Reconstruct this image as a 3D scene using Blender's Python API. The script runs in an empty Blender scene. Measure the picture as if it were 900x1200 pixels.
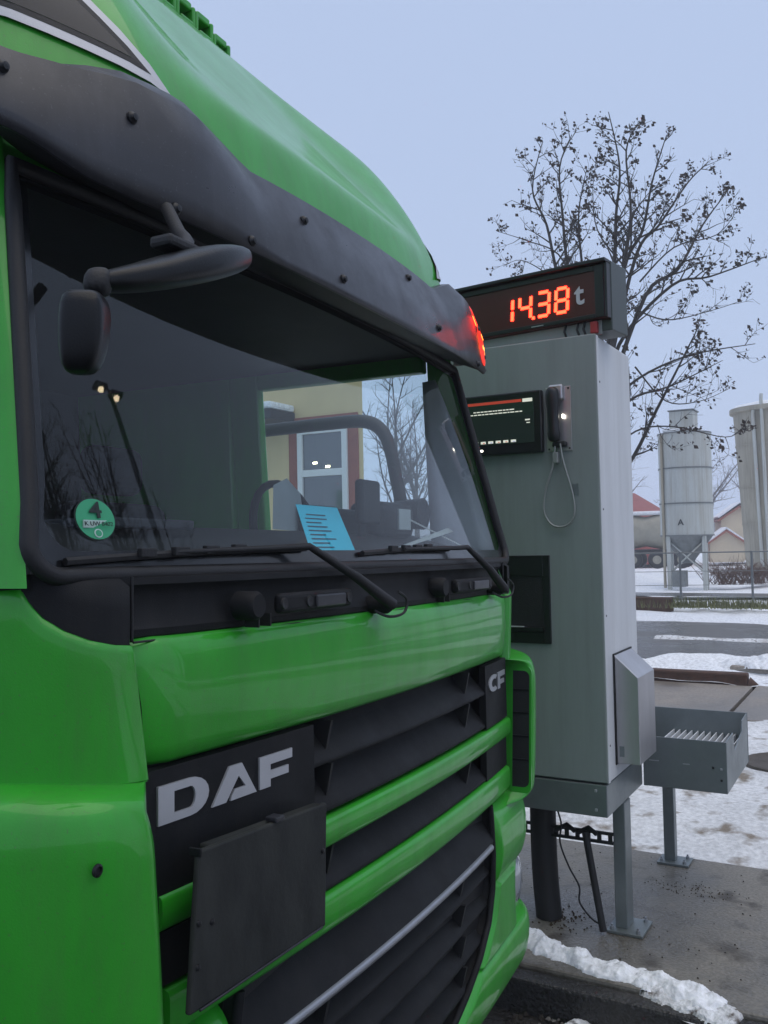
import bpy, bmesh, math, random
from mathutils import Vector, Matrix, noise
from mathutils.bvhtree import BVHTree
random.seed(7)
sc = bpy.context.scene
COL = sc.collection
rad = math.radians
CAMZ = 1.80

# ------------------------------------------------------------------ camera
yaw, pitch, roll = rad(29.595), rad(1.916), rad(-1.194)
fw = Vector((math.cos(pitch)*math.cos(yaw), math.cos(pitch)*math.sin(yaw), math.sin(pitch)))
rt = Vector((math.sin(yaw), -math.cos(yaw), 0)); up = rt.cross(fw)
r2 = rt*math.cos(roll)+up*math.sin(roll); u2 = -rt*math.sin(roll)+up*math.cos(roll)
cam = bpy.data.cameras.new('camera'); camo = bpy.data.objects.new('camera', cam); COL.objects.link(camo)
m = Matrix((r2, u2, -fw)).transposed().to_4x4(); m.translation = Vector((0, 0, CAMZ)); camo.matrix_world = m
cam.sensor_fit = 'VERTICAL'; cam.sensor_height = 36; cam.sensor_width = 27
cam.lens = 36*1064.3/1200; cam.clip_start = .05; cam.clip_end = 2000
sc.camera = camo

# ------------------------------------------------------------------ sky, sun, exposure
world = bpy.data.worlds.new('World'); sc.world = world; world.use_nodes = True
wn = world.node_tree.nodes; wl = world.node_tree.links; wn.clear()
wo = wn.new('ShaderNodeOutputWorld'); bg = wn.new('ShaderNodeBackground'); bg.inputs['Strength'].default_value = .1
sky = wn.new('ShaderNodeTexSky'); sky.sky_type = 'NISHITA'; sky.sun_disc = False
sky.sun_elevation = rad(72); sky.sun_rotation = rad(185); sky.air_density = 1.6; sky.dust_density = 3.0; sky.ozone_density = 3
mx = wn.new('ShaderNodeMix'); mx.data_type = 'RGBA'; mx.inputs[0].default_value = .86
mx.inputs[7].default_value = (5.2, 6.35, 8.9, 1)          # thick even cloud in front of the blue
wl.new(sky.outputs[0], mx.inputs[6]); wl.new(mx.outputs[2], bg.inputs['Color']); wl.new(bg.outputs[0], wo.inputs[0])
sun = bpy.data.lights.new('sun', 'SUN'); sun.energy = 1.25; sun.angle = rad(70); sun.color = (1, .88, .70)
suno = bpy.data.objects.new('sun', sun); COL.objects.link(suno)
suno.rotation_euler = Vector((.08, .28, -.955)).to_track_quat('-Z', 'Y').to_euler()
sc.view_settings.view_transform = 'Standard'; sc.view_settings.look = 'None'
sc.view_settings.exposure = 0; sc.view_settings.gamma = 1; sc.view_settings.use_curve_mapping = False
sc.cycles.use_denoising = True; sc.cycles.max_bounces = 8; sc.cycles.transparent_max_bounces = 12
sc.cycles.volume_bounces = 1; sc.cycles.sample_clamp_indirect = 6

# ------------------------------------------------------------------ materials
def mat(name, col, rough=.5, metal=0, var=0, vscale=4, bump=0, bscale=60, coat=0, emit=None, estr=0, alt=None, spec=.5,
        stretch=None, coatrough=.08, rvar=0, grime=0, gcol=(.10, .10, .075), gz=.45, speck=1.0):
    M = bpy.data.materials.new(name); M.use_nodes = True
    n = M.node_tree.nodes; l = M.node_tree.links; b = n['Principled BSDF']
    b.inputs['Base Color'].default_value = (*col, 1); b.inputs['Roughness'].default_value = rough
    b.inputs['Metallic'].default_value = metal; b.inputs['Coat Weight'].default_value = coat
    b.inputs['Coat Roughness'].default_value = coatrough; b.inputs['Specular IOR Level'].default_value = spec
    tc = n.new('ShaderNodeTexCoord'); src = tc.outputs['Object']
    if stretch:
        mp = n.new('ShaderNodeMapping'); mp.inputs['Scale'].default_value = stretch; l.new(src, mp.inputs[0]); src = mp.outputs[0]
    if var or rvar:
        t = n.new('ShaderNodeTexNoise'); t.inputs['Scale'].default_value = vscale; t.inputs['Detail'].default_value = 7
        t.inputs['Roughness'].default_value = .65
        l.new(src, t.inputs['Vector'])
        cr = n.new('ShaderNodeMapRange'); cr.inputs[1].default_value = .32; cr.inputs[2].default_value = .68
        l.new(t.outputs[0], cr.inputs[0])
    if var:
        mm = n.new('ShaderNodeMix'); mm.data_type = 'RGBA'
        a2 = alt if alt else tuple(c*(1-var) for c in col)
        mm.inputs[6].default_value = (*col, 1); mm.inputs[7].default_value = (*a2, 1)
        if alt:
            mu = n.new('ShaderNodeMath'); mu.operation = 'MULTIPLY'; mu.inputs[1].default_value = var
            l.new(cr.outputs[0], mu.inputs[0]); l.new(mu.outputs[0], mm.inputs[0])
        else: l.new(cr.outputs[0], mm.inputs[0])
        l.new(mm.outputs[2], b.inputs['Base Color'])
    if rvar:
        r = n.new('ShaderNodeMapRange'); r.inputs[3].default_value = rough; r.inputs[4].default_value = rough+rvar
        l.new(cr.outputs[0], r.inputs[0]); l.new(r.outputs[0], b.inputs['Roughness'])
    if grime:                                    # dried road film: run-down streaks and fine specks
        mp2 = n.new('ShaderNodeMapping'); mp2.inputs['Scale'].default_value = (5, 5, gz); l.new(tc.outputs['Object'], mp2.inputs[0])
        s1 = n.new('ShaderNodeTexNoise'); s1.inputs['Scale'].default_value = 3.2; s1.inputs['Detail'].default_value = 8; s1.inputs['Roughness'].default_value = .7
        l.new(mp2.outputs[0], s1.inputs['Vector'])
        r1 = n.new('ShaderNodeMapRange'); r1.inputs[1].default_value = .48; r1.inputs[2].default_value = .80; r1.inputs[4].default_value = grime; l.new(s1.outputs[0], r1.inputs[0])
        s2 = n.new('ShaderNodeTexNoise'); s2.inputs['Scale'].default_value = 170; s2.inputs['Detail'].default_value = 2; l.new(tc.outputs['Object'], s2.inputs['Vector'])
        r3 = n.new('ShaderNodeMapRange'); r3.inputs[1].default_value = .66; r3.inputs[2].default_value = .72; r3.inputs[4].default_value = min(1, grime*1.4*speck); l.new(s2.outputs[0], r3.inputs[0])
        mxx = n.new('ShaderNodeMath'); mxx.operation = 'MAXIMUM'; l.new(r1.outputs[0], mxx.inputs[0]); l.new(r3.outputs[0], mxx.inputs[1])
        gm = n.new('ShaderNodeMix'); gm.data_type = 'RGBA'; l.new(mxx.outputs[0], gm.inputs[0]); gm.inputs[7].default_value = (*gcol, 1)
        if b.inputs['Base Color'].links: l.new(b.inputs['Base Color'].links[0].from_socket, gm.inputs[6])
        else: gm.inputs[6].default_value = (*col, 1)
        l.new(gm.outputs[2], b.inputs['Base Color'])
        if coat:
            cw_ = n.new('ShaderNodeMapRange'); cw_.inputs[3].default_value = coat; cw_.inputs[4].default_value = coat*.2; l.new(mxx.outputs[0], cw_.inputs[0]); l.new(cw_.outputs[0], b.inputs['Coat Weight'])
    if bump:
        t2 = n.new('ShaderNodeTexNoise'); t2.inputs['Scale'].default_value = bscale; t2.inputs['Detail'].default_value = 5
        l.new(tc.outputs['Object'], t2.inputs['Vector'])
        bp = n.new('ShaderNodeBump'); bp.inputs['Strength'].default_value = bump; bp.inputs['Distance'].default_value = .02
        l.new(t2.outputs[0], bp.inputs['Height']); l.new(bp.outputs[0], b.inputs['Normal'])
    if emit:
        b.inputs['Emission Color'].default_value = (*emit, 1); b.inputs['Emission Strength'].default_value = estr
    return M

def glass_mat(name, tint, ior=1.6, rough=.0, haze=0):
    M = bpy.data.materials.new(name); M.use_nodes = True
    n = M.node_tree.nodes; l = M.node_tree.links; n.clear()
    out = n.new('ShaderNodeOutputMaterial'); tr = n.new('ShaderNodeBsdfTransparent'); gl = n.new('ShaderNodeBsdfGlossy')
    tr.inputs[0].default_value = (*tint, 1); gl.inputs['Roughness'].default_value = rough
    ge = n.new('ShaderNodeNewGeometry'); mr = n.new('ShaderNodeMapRange')
    mr.inputs[3].default_value = ior; mr.inputs[4].default_value = 1/ior
    fr = n.new('ShaderNodeFresnel'); l.new(ge.outputs['Backfacing'], mr.inputs[0]); l.new(mr.outputs[0], fr.inputs['IOR'])
    mix = n.new('ShaderNodeMixShader'); l.new(fr.outputs[0], mix.inputs[0]); l.new(tr.outputs[0], mix.inputs[1]); l.new(gl.outputs[0], mix.inputs[2])
    last = mix
    if haze:
        df = n.new('ShaderNodeBsdfDiffuse'); df.inputs[0].default_value = (.5, .5, .48, 1)
        tn = n.new('ShaderNodeTexNoise'); tn.inputs['Scale'].default_value = 9; tn.inputs['Detail'].default_value = 8
        tc = n.new('ShaderNodeTexCoord'); l.new(tc.outputs['Object'], tn.inputs['Vector'])
        r = n.new('ShaderNodeMapRange'); r.inputs[1].default_value = .3; r.inputs[2].default_value = .75; r.inputs[3].default_value = haze*.3; r.inputs[4].default_value = haze
        l.new(tn.outputs[0], r.inputs[0])
        m2 = n.new('ShaderNodeMixShader'); l.new(r.outputs[0], m2.inputs[0]); l.new(mix.outputs[0], m2.inputs[1]); l.new(df.outputs[0], m2.inputs[2]); last = m2
    l.new(last.outputs[0], out.inputs[0])
    return M

G = {}
G['green'] = mat('green_paint', (.025, .37, .017), .40, 0, .22, 3.0, .05, 300, coat=.55, coatrough=.06, spec=.4, rvar=.15, stretch=(1.6, 1.6, .7), grime=.30, gcol=(.085, .12, .06))
G['plastic'] = mat('black_plastic', (.0065, .007, .009), .56, 0, .35, 5, .12, 500, rvar=.15, spec=.28, grime=.25, gcol=(.035, .034, .031))
G['visor'] = mat('grey_acrylic', (.024, .024, .030), .27, 0, .35, 7, .03, 300, rvar=.18, grime=.35, gcol=(.075, .075, .085))
G['gloss'] = mat('black_gloss', (.008, .009, .011), .22, 0, .2, 5, coat=.3)
G['mirrorblack'] = mat('mirror_housing_black', (.005, .0055, .007), .34, 0, .3, 12, .08, 400, spec=.3)
G['rubber'] = mat('black_rubber', (.012, .012, .014), .6, 0, .3, 20, .1, 200)
G['silver'] = mat('badge_silver', (.50, .51, .54), .38, .55, .12, 8)
G['frame'] = mat('window_frame_silver', (.50, .51, .54), .45, .3)
G['glass'] = glass_mat('windscreen_glass', (.90, .98, .98), 1.56, .010, .012)
G['sideglass'] = glass_mat('side_window_glass', (.95, .99, 1.0), 1.4)
G['skyglass'] = mat('dark_roof_window', (.008, .011, .018), .06, 0, spec=.35)
G['plate'] = mat('weathered_black_board', (.012, .0135, .0135), .6, 0, .95, 7, .06, 90, alt=(.036, .038, .035), stretch=(2.2, 1, .8), rvar=.2, spec=.3)
G['steeltrim'] = mat('brushed_strip', (.40, .41, .44), .4, .8, .2, 12)
G['interior'] = mat('cab_trim_dark', (.030, .031, .034), .7, 0, .3, 6, .1, 120)
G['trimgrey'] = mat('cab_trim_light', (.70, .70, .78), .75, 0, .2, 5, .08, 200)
G['dash'] = mat('dashboard_plastic', (.022, .023, .025), .6, 0, .3, 8, .2, 250)
G['seat'] = mat('seat_cloth', (.03, .032, .04), .9, 0, .4, 25, .2, 300)
G['paper_blue'] = mat('blue_paper', (.05, .58, .78), .7, 0, .12, 9)
G['paper'] = mat('white_paper', (.45, .48, .48), .7, 0, .15, 9)
G['ink'] = mat('dark_ink', (.02, .05, .09), .7)
G['sticker'] = mat('green_sticker', (.045, .40, .19), .5, 0, .1, 30)
G['stickblack'] = mat('sticker_print', (.01, .02, .015), .5)
G['stickwhite'] = mat('sticker_field', (.55, .72, .64), .5)
G['headlens'] = mat('headlamp_lens', (.42, .46, .50), .12, .2, .25, 9, coat=1)
G['marker'] = mat('marker_lens', (.5, .02, .01), .3, 0, .5, 60, emit=(1, .035, .015), estr=.9)
G['markerhot'] = mat('marker_bulbs', (.8, .2, .05), .3, emit=(1, .20, .03), estr=9)
G['bolt'] = mat('black_bolt', (.01, .01, .012), .45, .2)
# kiosk
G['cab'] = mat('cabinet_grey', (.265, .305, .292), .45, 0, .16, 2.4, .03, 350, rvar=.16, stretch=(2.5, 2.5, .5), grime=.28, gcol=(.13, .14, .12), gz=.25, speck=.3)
G['cabside'] = mat('cabinet_grey_lit', (.68, .70, .72), .45, 0, .14, 2.4, .03, 350, rvar=.16, stretch=(2.5, 2.5, .4), grime=.25, gcol=(.34, .34, .33), gz=.25, speck=.3)  # cabinet grey lightened: the brighter sky on its side is put into the colour
G['cabdark'] = mat('dark_green_grey_sheet', (.055, .07, .065), .4, 0, .15, 6)
G['galv'] = mat('galvanised_steel', (.24, .27, .275), .36, .6, .18, 6, .02, 60, rvar=.12)
G['stain'] = mat('stainless_sheet', (.55, .54, .55), .34, .8, .2, 5, .02, 60, stretch=(1, 1, .15), rvar=.12)
G['blackbox'] = mat('black_housing', (.012, .013, .015), .35, 0, .3, 10, .04, 200)
G['ledface'] = mat('display_face_glow_tint', (.075, .012, .012), .35, 0, .2, 8)  # red glow of the digits painted into the face colour
G['led'] = mat('red_led', (1, .12, .05), .4, emit=(1, .03, .011), estr=11)
G['white_print'] = mat('white_print', (.55, .55, .57), .5)
G['screen'] = mat('lcd_dark', (.010, .016, .014), .12, emit=(.05, .09, .075), estr=.12)
G['lcd_red'] = mat('lcd_red_bar', (.3, .03, .02), .2, emit=(.75, .10, .06), estr=.35)
G['lcd_white'] = mat('lcd_white', (.6, .6, .55), .2, emit=(.8, .82, .68), estr=.65)
G['lcd_blue'] = mat('lcd_blue', (.1, .1, .3), .2, emit=(.2, .25, .7), estr=.5)
G['ledwhite'] = mat('indicator_light', (1, 1, 1), .4, emit=(1, .95, .8), estr=7)
G['red'] = mat('red_housing', (.35, .03, .03), .5)
G['cablegrey'] = mat('steel_cord', (.33, .34, .33), .45, .4)
# ground things
def ground_mat(name, c1, c2, c3=None, s=1.0, rough=(.55, .9), bump=.3, thr=(.42, .58), fine=40):
    M = bpy.data.materials.new(name); M.use_nodes = True; n = M.node_tree.nodes; l = M.node_tree.links; b = n['Principled BSDF']
    tc = n.new('ShaderNodeTexCoord')
    t = n.new('ShaderNodeTexNoise'); t.inputs['Scale'].default_value = s; t.inputs['Detail'].default_value = 9; t.inputs['Roughness'].default_value = .62
    f = n.new('ShaderNodeTexNoise'); f.inputs['Scale'].default_value = fine; f.inputs['Detail'].default_value = 6
    l.new(tc.outputs['Object'], t.inputs['Vector']); l.new(tc.outputs['Object'], f.inputs['Vector'])
    r = n.new('ShaderNodeMapRange'); r.inputs[1].default_value = thr[0]; r.inputs[2].default_value = thr[1]; l.new(t.outputs[0], r.inputs[0])
    mixc = n.new('ShaderNodeMix'); mixc.data_type = 'RGBA'; mixc.inputs[6].default_value = (*c1, 1); mixc.inputs[7].default_value = (*c2, 1); l.new(r.outputs[0], mixc.inputs[0])
    last = mixc.outputs[2]
    m2 = n.new('ShaderNodeMix'); m2.data_type = 'RGBA'; m2.blend_type = 'MULTIPLY'; m2.inputs[0].default_value = .55
    fr = n.new('ShaderNodeMapRange'); fr.inputs[1].default_value = .3; fr.inputs[2].default_value = .7; fr.inputs[3].default_value = .55; fr.inputs[4].default_value = 1.25
    l.new(f.outputs[0], fr.inputs[0]); l.new(last, m2.inputs[6]); l.new(fr.outputs[0], m2.inputs[7]); last = m2.outputs[2]
    if c3:
        v = n.new('ShaderNodeTexNoise'); v.inputs['Scale'].default_value = s*5; v.inputs['Detail'].default_value = 8; l.new(tc.outputs['Object'], v.inputs['Vector'])
        rr = n.new('ShaderNodeMapRange'); rr.inputs[1].default_value = .55; rr.inputs[2].default_value = .66; l.new(v.outputs[0], rr.inputs[0])
        m3 = n.new('ShaderNodeMix'); m3.data_type = 'RGBA'; l.new(rr.outputs[0], m3.inputs[0]); l.new(last, m3.inputs[6]); m3.inputs[7].default_value = (*c3, 1); last = m3.outputs[2]
    l.new(last, b.inputs['Base Color'])
    ro = n.new('ShaderNodeMapRange'); ro.inputs[3].default_value = rough[0]; ro.inputs[4].default_value = rough[1]; l.new(r.outputs[0], ro.inputs[0]); l.new(ro.outputs[0], b.inputs['Roughness'])
    bp = n.new('ShaderNodeBump'); bp.inputs['Strength'].default_value = bump; bp.inputs['Distance'].default_value = .03
    l.new(f.outputs[0], bp.inputs['Height']); l.new(bp.outputs[0], b.inputs['Normal'])
    return M
G['concrete'] = ground_mat('damp_concrete', (.125, .116, .099), (.215, .20, .172), (.075, .066, .053), 1.1, (.22, .6), .22, fine=70)
G['apron'] = ground_mat('wet_apron_concrete', (.19, .168, .145), (.27, .24, .21), None, .8, (.3, .6), .2)
G['asphalt'] = ground_mat('wet_asphalt', (.062, .058, .054), (.115, .108, .10), None, .5, (.16, .45), .25, fine=70)
G['lane'] = ground_mat('wet_lane', (.020, .019, .018), (.045, .042, .038), None, 2.2, (.25, .7), .5, fine=60)
G['snow'] = ground_mat('trodden_snow', (.78, .79, .80), (.58, .59, .60), (.21, .175, .135), .9, (.6, .85), .55, (.35, .7), 30)
G['snowclean'] = ground_mat('clean_snow', (.88, .90, .92), (.80, .83, .88), None, 1.2, (.6, .85), .5, (.35, .7), 25)
G['snowdirty'] = ground_mat('dirty_snow', (.80, .82, .84), (.52, .51, .50), (.12, .10, .085), 3.5, (.5, .85), .7, (.42, .66), 45)
G['rust'] = mat('rusty_steel', (.055, .030, .022), .8, .2, .9, 9, .3, 80, alt=(.11, .055, .035))
G['dirt'] = mat('grit', (.035, .028, .022), .9, 0, .5, 40)
G['soil'] = mat('brown_soil', (.075, .055, .036), .95, 0, .5, 40)
G['iron'] = mat('cast_iron', (.10, .085, .07), .7, .3, .4, 15, .3, 60)
G['siloA'] = mat('pale_silo_steel', (.52, .56, .55), .6, 0, .7, 1.2, .05, 40, alt=(.40, .39, .33), stretch=(3, 3, .5), grime=.7, gcol=(.22, .19, .14), gz=.12, speck=0)
G['siloB'] = mat('grimy_silo', (.42, .385, .30), .8, 0, .8, .8, .1, 40, alt=(.23, .215, .17), stretch=(2, 2, .4), grime=.7, gcol=(.12, .11, .085), gz=.1, speck=0)
G['silosteel'] = mat('silo_steel_grey', (.24, .26, .26), .6, .3, .4, 5)
G['darkprint'] = mat('dark_lettering', (.03, .035, .04), .6)
G['yellow'] = mat('cream_render', (.72, .57, .30), .85, 0, .15, 2, .1, 60)
G['housewall'] = mat('pale_yellow_render', (.56, .47, .33), .9, 0, .15, 1)
G['redroof'] = mat('red_roof', (.30, .055, .04), .8, 0, .3, 3)
G['redbrown'] = mat('red_brown_trim', (.30, .085, .05), .7, 0, .2, 6)
G['whitepvc'] = mat('white_window_frame', (.72, .74, .74), .4)
G['winglass'] = mat('building_window', (.05, .06, .07), .05, 0, spec=1, coat=1)
G['lit'] = mat('lit_lamp_and_reflection', (1, .9, .7), .4, emit=(1, .83, .52), estr=14)
G['bark'] = mat('bark', (.050, .042, .036), .9, 0, .5, 9, .4, 40)
G['deadleaf'] = mat('dry_leaf', (.055, .036, .026), .9, 0, .5, 3)
G['farbark'] = mat('far_twigs', (.10, .09, .085), .9)
G['shrub'] = mat('red_twigs', (.15, .085, .06), .9, 0, .4, 4)
G['grass'] = mat('winter_grass', (.20, .21, .085), .9, 0, .5, 6)
G['tank'] = mat('tank_cream', (.38, .36, .29), .55, 0, .3, 2)
G['darkmetal'] = mat('dark_metal', (.03, .032, .034), .6, .3, .3, 6)
G['fence'] = mat('fence_steel', (.16, .175, .18), .5, .5)

# ------------------------------------------------------------------ helpers
def tag(o, label=None, cat=None, group=None, kind=None):
    if label: o['label'] = label
    if cat: o['category'] = cat
    if group: o['group'] = group
    if kind: o['kind'] = kind
    return o
def empty(name, loc, label, cat, rot=None, group=None):
    o = bpy.data.objects.new(name, None); COL.objects.link(o); o.empty_display_size = .1
    o.location = loc
    if rot is not None: o.rotation_euler = rot
    return tag(o, label, cat, group)
def ob(name, vs, fs, mt, parent=None, smooth=False, bevel=0, seg=2, sub=0, solid=0, auto=None):
    me = bpy.data.meshes.new(name); me.from_pydata([tuple(v) for v in vs], [], fs); me.update()
    return fin(name, me, mt, parent, smooth, bevel, seg, sub, solid, auto)
def fin(name, me, mt, parent=None, smooth=False, bevel=0, seg=2, sub=0, solid=0, auto=None):
    bm = bmesh.new(); bm.from_mesh(me); bmesh.ops.remove_doubles(bm, verts=bm.verts, dist=1e-5)
    bmesh.ops.recalc_face_normals(bm, faces=bm.faces)
    if auto:
        for e in bm.edges:
            if len(e.link_faces) == 2 and e.calc_face_angle() > rad(auto): e.smooth = False
        smooth = True
    bm.to_mesh(me); bm.free()
    if smooth:
        for p in me.polygons: p.use_smooth = True
    me.materials.append(G[mt] if isinstance(mt, str) else mt)
    o = bpy.data.objects.new(name, me); COL.objects.link(o); o.parent = parent
    if solid:
        s = o.modifiers.new('s', 'SOLIDIFY'); s.thickness = solid; s.offset = 1 if solid > 0 else -1; s.thickness = abs(solid)
    if bevel:
        b = o.modifiers.new('b', 'BEVEL'); b.width = bevel; b.segments = seg; b.limit_method = 'ANGLE'; b.angle_limit = rad(35)
    if sub:
        s = o.modifiers.new('u', 'SUBSURF'); s.levels = sub; s.render_levels = sub
    return o
def boxv(x0, x1, y0, y1, z0, z1):
    return ([(x0,y0,z0),(x1,y0,z0),(x1,y1,z0),(x0,y1,z0),(x0,y0,z1),(x1,y0,z1),(x1,y1,z1),(x0,y1,z1)],
            [(0,3,2,1),(4,5,6,7),(0,1,5,4),(1,2,6,5),(2,3,7,6),(3,0,4,7)])
def box(name, x0, x1, y0, y1, z0, z1, mt, parent=None, bevel=.003, seg=2):
    v, f = boxv(x0, x1, y0, y1, z0, z1); return ob(name, v, f, mt, parent, bevel=bevel, seg=seg)
class MB:
    def __init__(s): s.v = []; s.f = []
    def add(s, v, f):
        n = len(s.v); s.v += [tuple(p) for p in v]; s.f += [tuple(i+n for i in q) for q in f]; return s
    def box(s, *a): return s.add(*boxv(*a))
    def tube(s, pts, r, n=8, cap=True): return s.add(*tubev(pts, r, n, cap))
    def build(s, name, mt, parent=None, **k): return ob(name, s.v, s.f, mt, parent, **k)
def tubev(pts, r, n=8, cap=True):
    pts = [Vector(p) for p in pts]; N = len(pts)
    rs = r if isinstance(r, (list, tuple)) else [r]*N
    vs = []; fs = []; ref = None
    for i, p in enumerate(pts):
        t = (pts[min(i+1, N-1)]-pts[max(i-1, 0)]); t = t.normalized() if t.length > 1e-9 else Vector((0, 0, 1))
        if ref is None: ref = t.orthogonal().normalized()
        ref = (ref-t*ref.dot(t)); ref = ref.normalized() if ref.length > 1e-6 else t.orthogonal().normalized()
        bn = t.cross(ref)
        for k in range(n):
            a = 2*math.pi*k/n; vs.append(p+(ref*math.cos(a)+bn*math.sin(a))*rs[i])
    for i in range(N-1):
        for k in range(n):
            a = i*n+k; b = i*n+(k+1) % n; fs.append((a, b, b+n, a+n))
    if cap:
        fs.append(tuple(range(n))[::-1]); fs.append(tuple(range((N-1)*n, N*n)))
    return vs, fs
def tube(name, pts, r, mt, parent=None, n=10, smooth=True):
    v, f = tubev(pts, r, n); return ob(name, v, f, mt, parent, auto=50)
def spl(pts, k=6):
    P = [Vector(p) for p in pts]; out = []
    for i in range(len(P)-1):
        a = P[max(i-1, 0)]; b = P[i]; c = P[i+1]; d = P[min(i+2, len(P)-1)]
        for j in range(k):
            t = j/k
            out.append(.5*((2*b)+(c-a)*t+(2*a-5*b+4*c-d)*t*t+(3*b-a-3*c+d)*t**3))
    out.append(P[-1]); return out
def grid(name, rows, mt, parent=None, smooth=True, sub=0, solid=0, closed=False, auto=None, bevel=0):
    vs = [p for r in rows for p in r]; w = len(rows[0]); fs = []
    for i in range(len(rows)-1):
        for j in range(w-1 if not closed else w):
            a = i*w+j; b = i*w+(j+1) % w; fs.append((a, b, b+w, a+w))
    return ob(name, vs, fs, mt, parent, smooth=smooth, sub=sub, solid=solid, auto=auto, bevel=bevel)
def prism(name, poly, ax, d0, d1, mt, parent=None, bevel=0, smooth=False, seg=2, auto=None):
    """poly: 2-D outline in the two axes other than ax, extruded from d0 to d1 along ax"""
    def P(a, b, d): return {'x': (d, a, b), 'y': (a, d, b), 'z': (a, b, d)}[ax]
    n = len(poly); vs = [P(a, b, d0) for a, b in poly]+[P(a, b, d1) for a, b in poly]
    fs = [tuple(range(n))[::-1], tuple(range(n, 2*n))]+[(i, (i+1) % n, n+(i+1) % n, n+i) for i in range(n)]
    return ob(name, vs, fs, mt, parent, bevel=bevel, smooth=smooth, seg=seg, auto=auto)
def lathe(name, prof, c, mt, parent=None, n=32, auto=40, axis='z'):
    vs = []; fs = []
    for r, z in prof:
        for k in range(n):
            a = 2*math.pi*k/n
            q = (r*math.cos(a), r*math.sin(a), z)
            if axis == 'y': q = (q[0], q[2], q[1])
            if axis == 'x': q = (q[2], q[0], q[1])
            vs.append((c[0]+q[0], c[1]+q[1], c[2]+q[2]))
    for i in range(len(prof)-1):
        for k in range(n):
            a = i*n+k; b = i*n+(k+1) % n; fs.append((a, b, b+n, a+n))
    fs.append(tuple(range(n))); fs.append(tuple(range((len(prof)-1)*n, len(prof)*n)))
    return ob(name, vs, fs, mt, parent, auto=auto)
def text(name, s, size, mat_, parent, M, depth=.0015, sx=1, bold=0):
    cu = bpy.data.curves.new('t', 'FONT'); cu.body = s; cu.size = size; cu.extrude = depth; cu.offset = bold
    cu.align_x = 'CENTER'; cu.align_y = 'CENTER'
    t = bpy.data.objects.new('t', cu); COL.objects.link(t)
    dg = bpy.context.evaluated_depsgraph_get(); me = bpy.data.meshes.new_from_object(t.evaluated_get(dg))
    bpy.data.objects.remove(t); me.name = name
    me.transform(M @ Matrix.Diagonal((sx, 1, 1, 1)))
    me.materials.clear(); me.materials.append(G[mat_])
    o = bpy.data.objects.new(name, me); COL.objects.link(o); o.parent = parent; return o
def smooth01(t): t = max(0, min(1, t)); return t*t*(3-2*t)
def interp(x, tab):
    if x <= tab[0][0]: return tab[0][1]
    for (a, b), (c, d) in zip(tab, tab[1:]):
        if x <= c: return b+(d-b)*(x-a)/(c-a)
    return tab[-1][1]
def fbm(x, y, z=0, o=5):
    return noise.fractal(Vector((x, y, z)), 1.0, 2.0, o)

# ================================================================== SETTING
def sheet(name, x0, x1, y0, y1, z, mt, nx=1, ny=1, fn=None, smooth=True, kind='structure', label=None, cat=None):
    vs = []; fs = []
    for i in range(nx+1):
        for j in range(ny+1):
            x = x0+(x1-x0)*i/nx; y = y0+(y1-y0)*j/ny; vs.append((x, y, z+(fn(x, y) if fn else 0)))
    for i in range(nx):
        for j in range(ny):
            a = i*(ny+1)+j; fs.append((a, a+ny+1, a+ny+2, a+1))
    return tag(ob(name, vs, fs, mt, smooth=smooth), label, cat, kind=kind)
sheet('ground', -240, 240, -240, 240, -.14, 'snowclean')
sheet('lane', -60, 3.57, -60, 60, -.09, 'lane')
def snowf(x, y):
    edge = min(1, max(0, (x-5.12)/.5))
    return edge*(.055+.05*fbm(x*.8, y*.8)+.02*fbm(x*4, y*4, 3)) 
o = sheet('snow_field', 5.06, 9.2, -8, 10, .01, 'snow', 70, 260, snowf); 
box('slab', 3.56, 5.13, -3.0, 9, -.3, .06, 'concrete', bevel=.012)['kind'] = 'structure'
box('kerb', 3.46, 3.556, -3.0, 9, -.3, .045, 'lane', bevel=.012)['kind'] = 'structure'
box('apron', 9.15, 11.2, 1.54, 14, -.3, .062, 'apron', bevel=.01)['kind'] = 'structure'
box('apron', 9.15, 11.5, -12, 1.50, -.3, .060, 'apron', bevel=.01)['kind'] = 'structure'
sheet('snow_bank', 11.2, 13.7, -20, 30, .01, 'snowclean', 40, 400,
      lambda x, y: .04+(.09*fbm(x*1.1, y*.9)+.14*math.exp(-((x-12.5)/.5)**2)*(.4+fbm(x*.5, y*.6, 4))
                        + .16*math.exp(-((x-12.6)/.7)**2-((y-1.5)/.8)**2))-(.0 if x < 13.3 else .2*(x-13.3)))
sheet('road', 13.1, 19.8, -80, 120, .03, 'asphalt')
sheet('snow_streak', 15.8, 16.9, -20, 3.8, .035, 'snowdirty', 24, 200,
      lambda x, y: .05*(math.exp(-((x-16.3)/.22)**2)*(.7+.8*fbm(x*2, y*1.1, 2)))-.018)
sheet('verge', 19.1, 42, -50, 60, .05, 'snowclean', 90, 300,
      lambda x, y: smooth01((x-19.15)/.8)*(.12+.10*fbm(x*.5, y*.5, 8))+.05*fbm(x*2, y*2, 1)-.05
      + smooth01((x-30)/10)*.1+ .9*math.exp(-((x-31.5)/2.2)**2-((y-9.8)/2.2)**2))
sheet('yard_path', 24.4, 25.9, -30, 60, .24, 'asphalt')

# ================================================================== TRUCK
ty, tr = rad(3.169), rad(-.92)
ex = Vector((math.cos(tr)*math.cos(ty), math.cos(tr)*math.sin(ty), math.sin(tr)))
ey = Vector((0, 0, 1)).cross(ex).normalized(); ez = ex.cross(ey)
RT = Matrix((ex, ey, ez)).transposed()
tloc = Vector((0, 0, CAMZ))+RT @ Vector((2.13, 1.0, -1.80))
truck = empty('truck', tloc, 'bright green truck cab with grey sun visor standing at the weighing terminal', 'truck', RT.to_euler())

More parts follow.
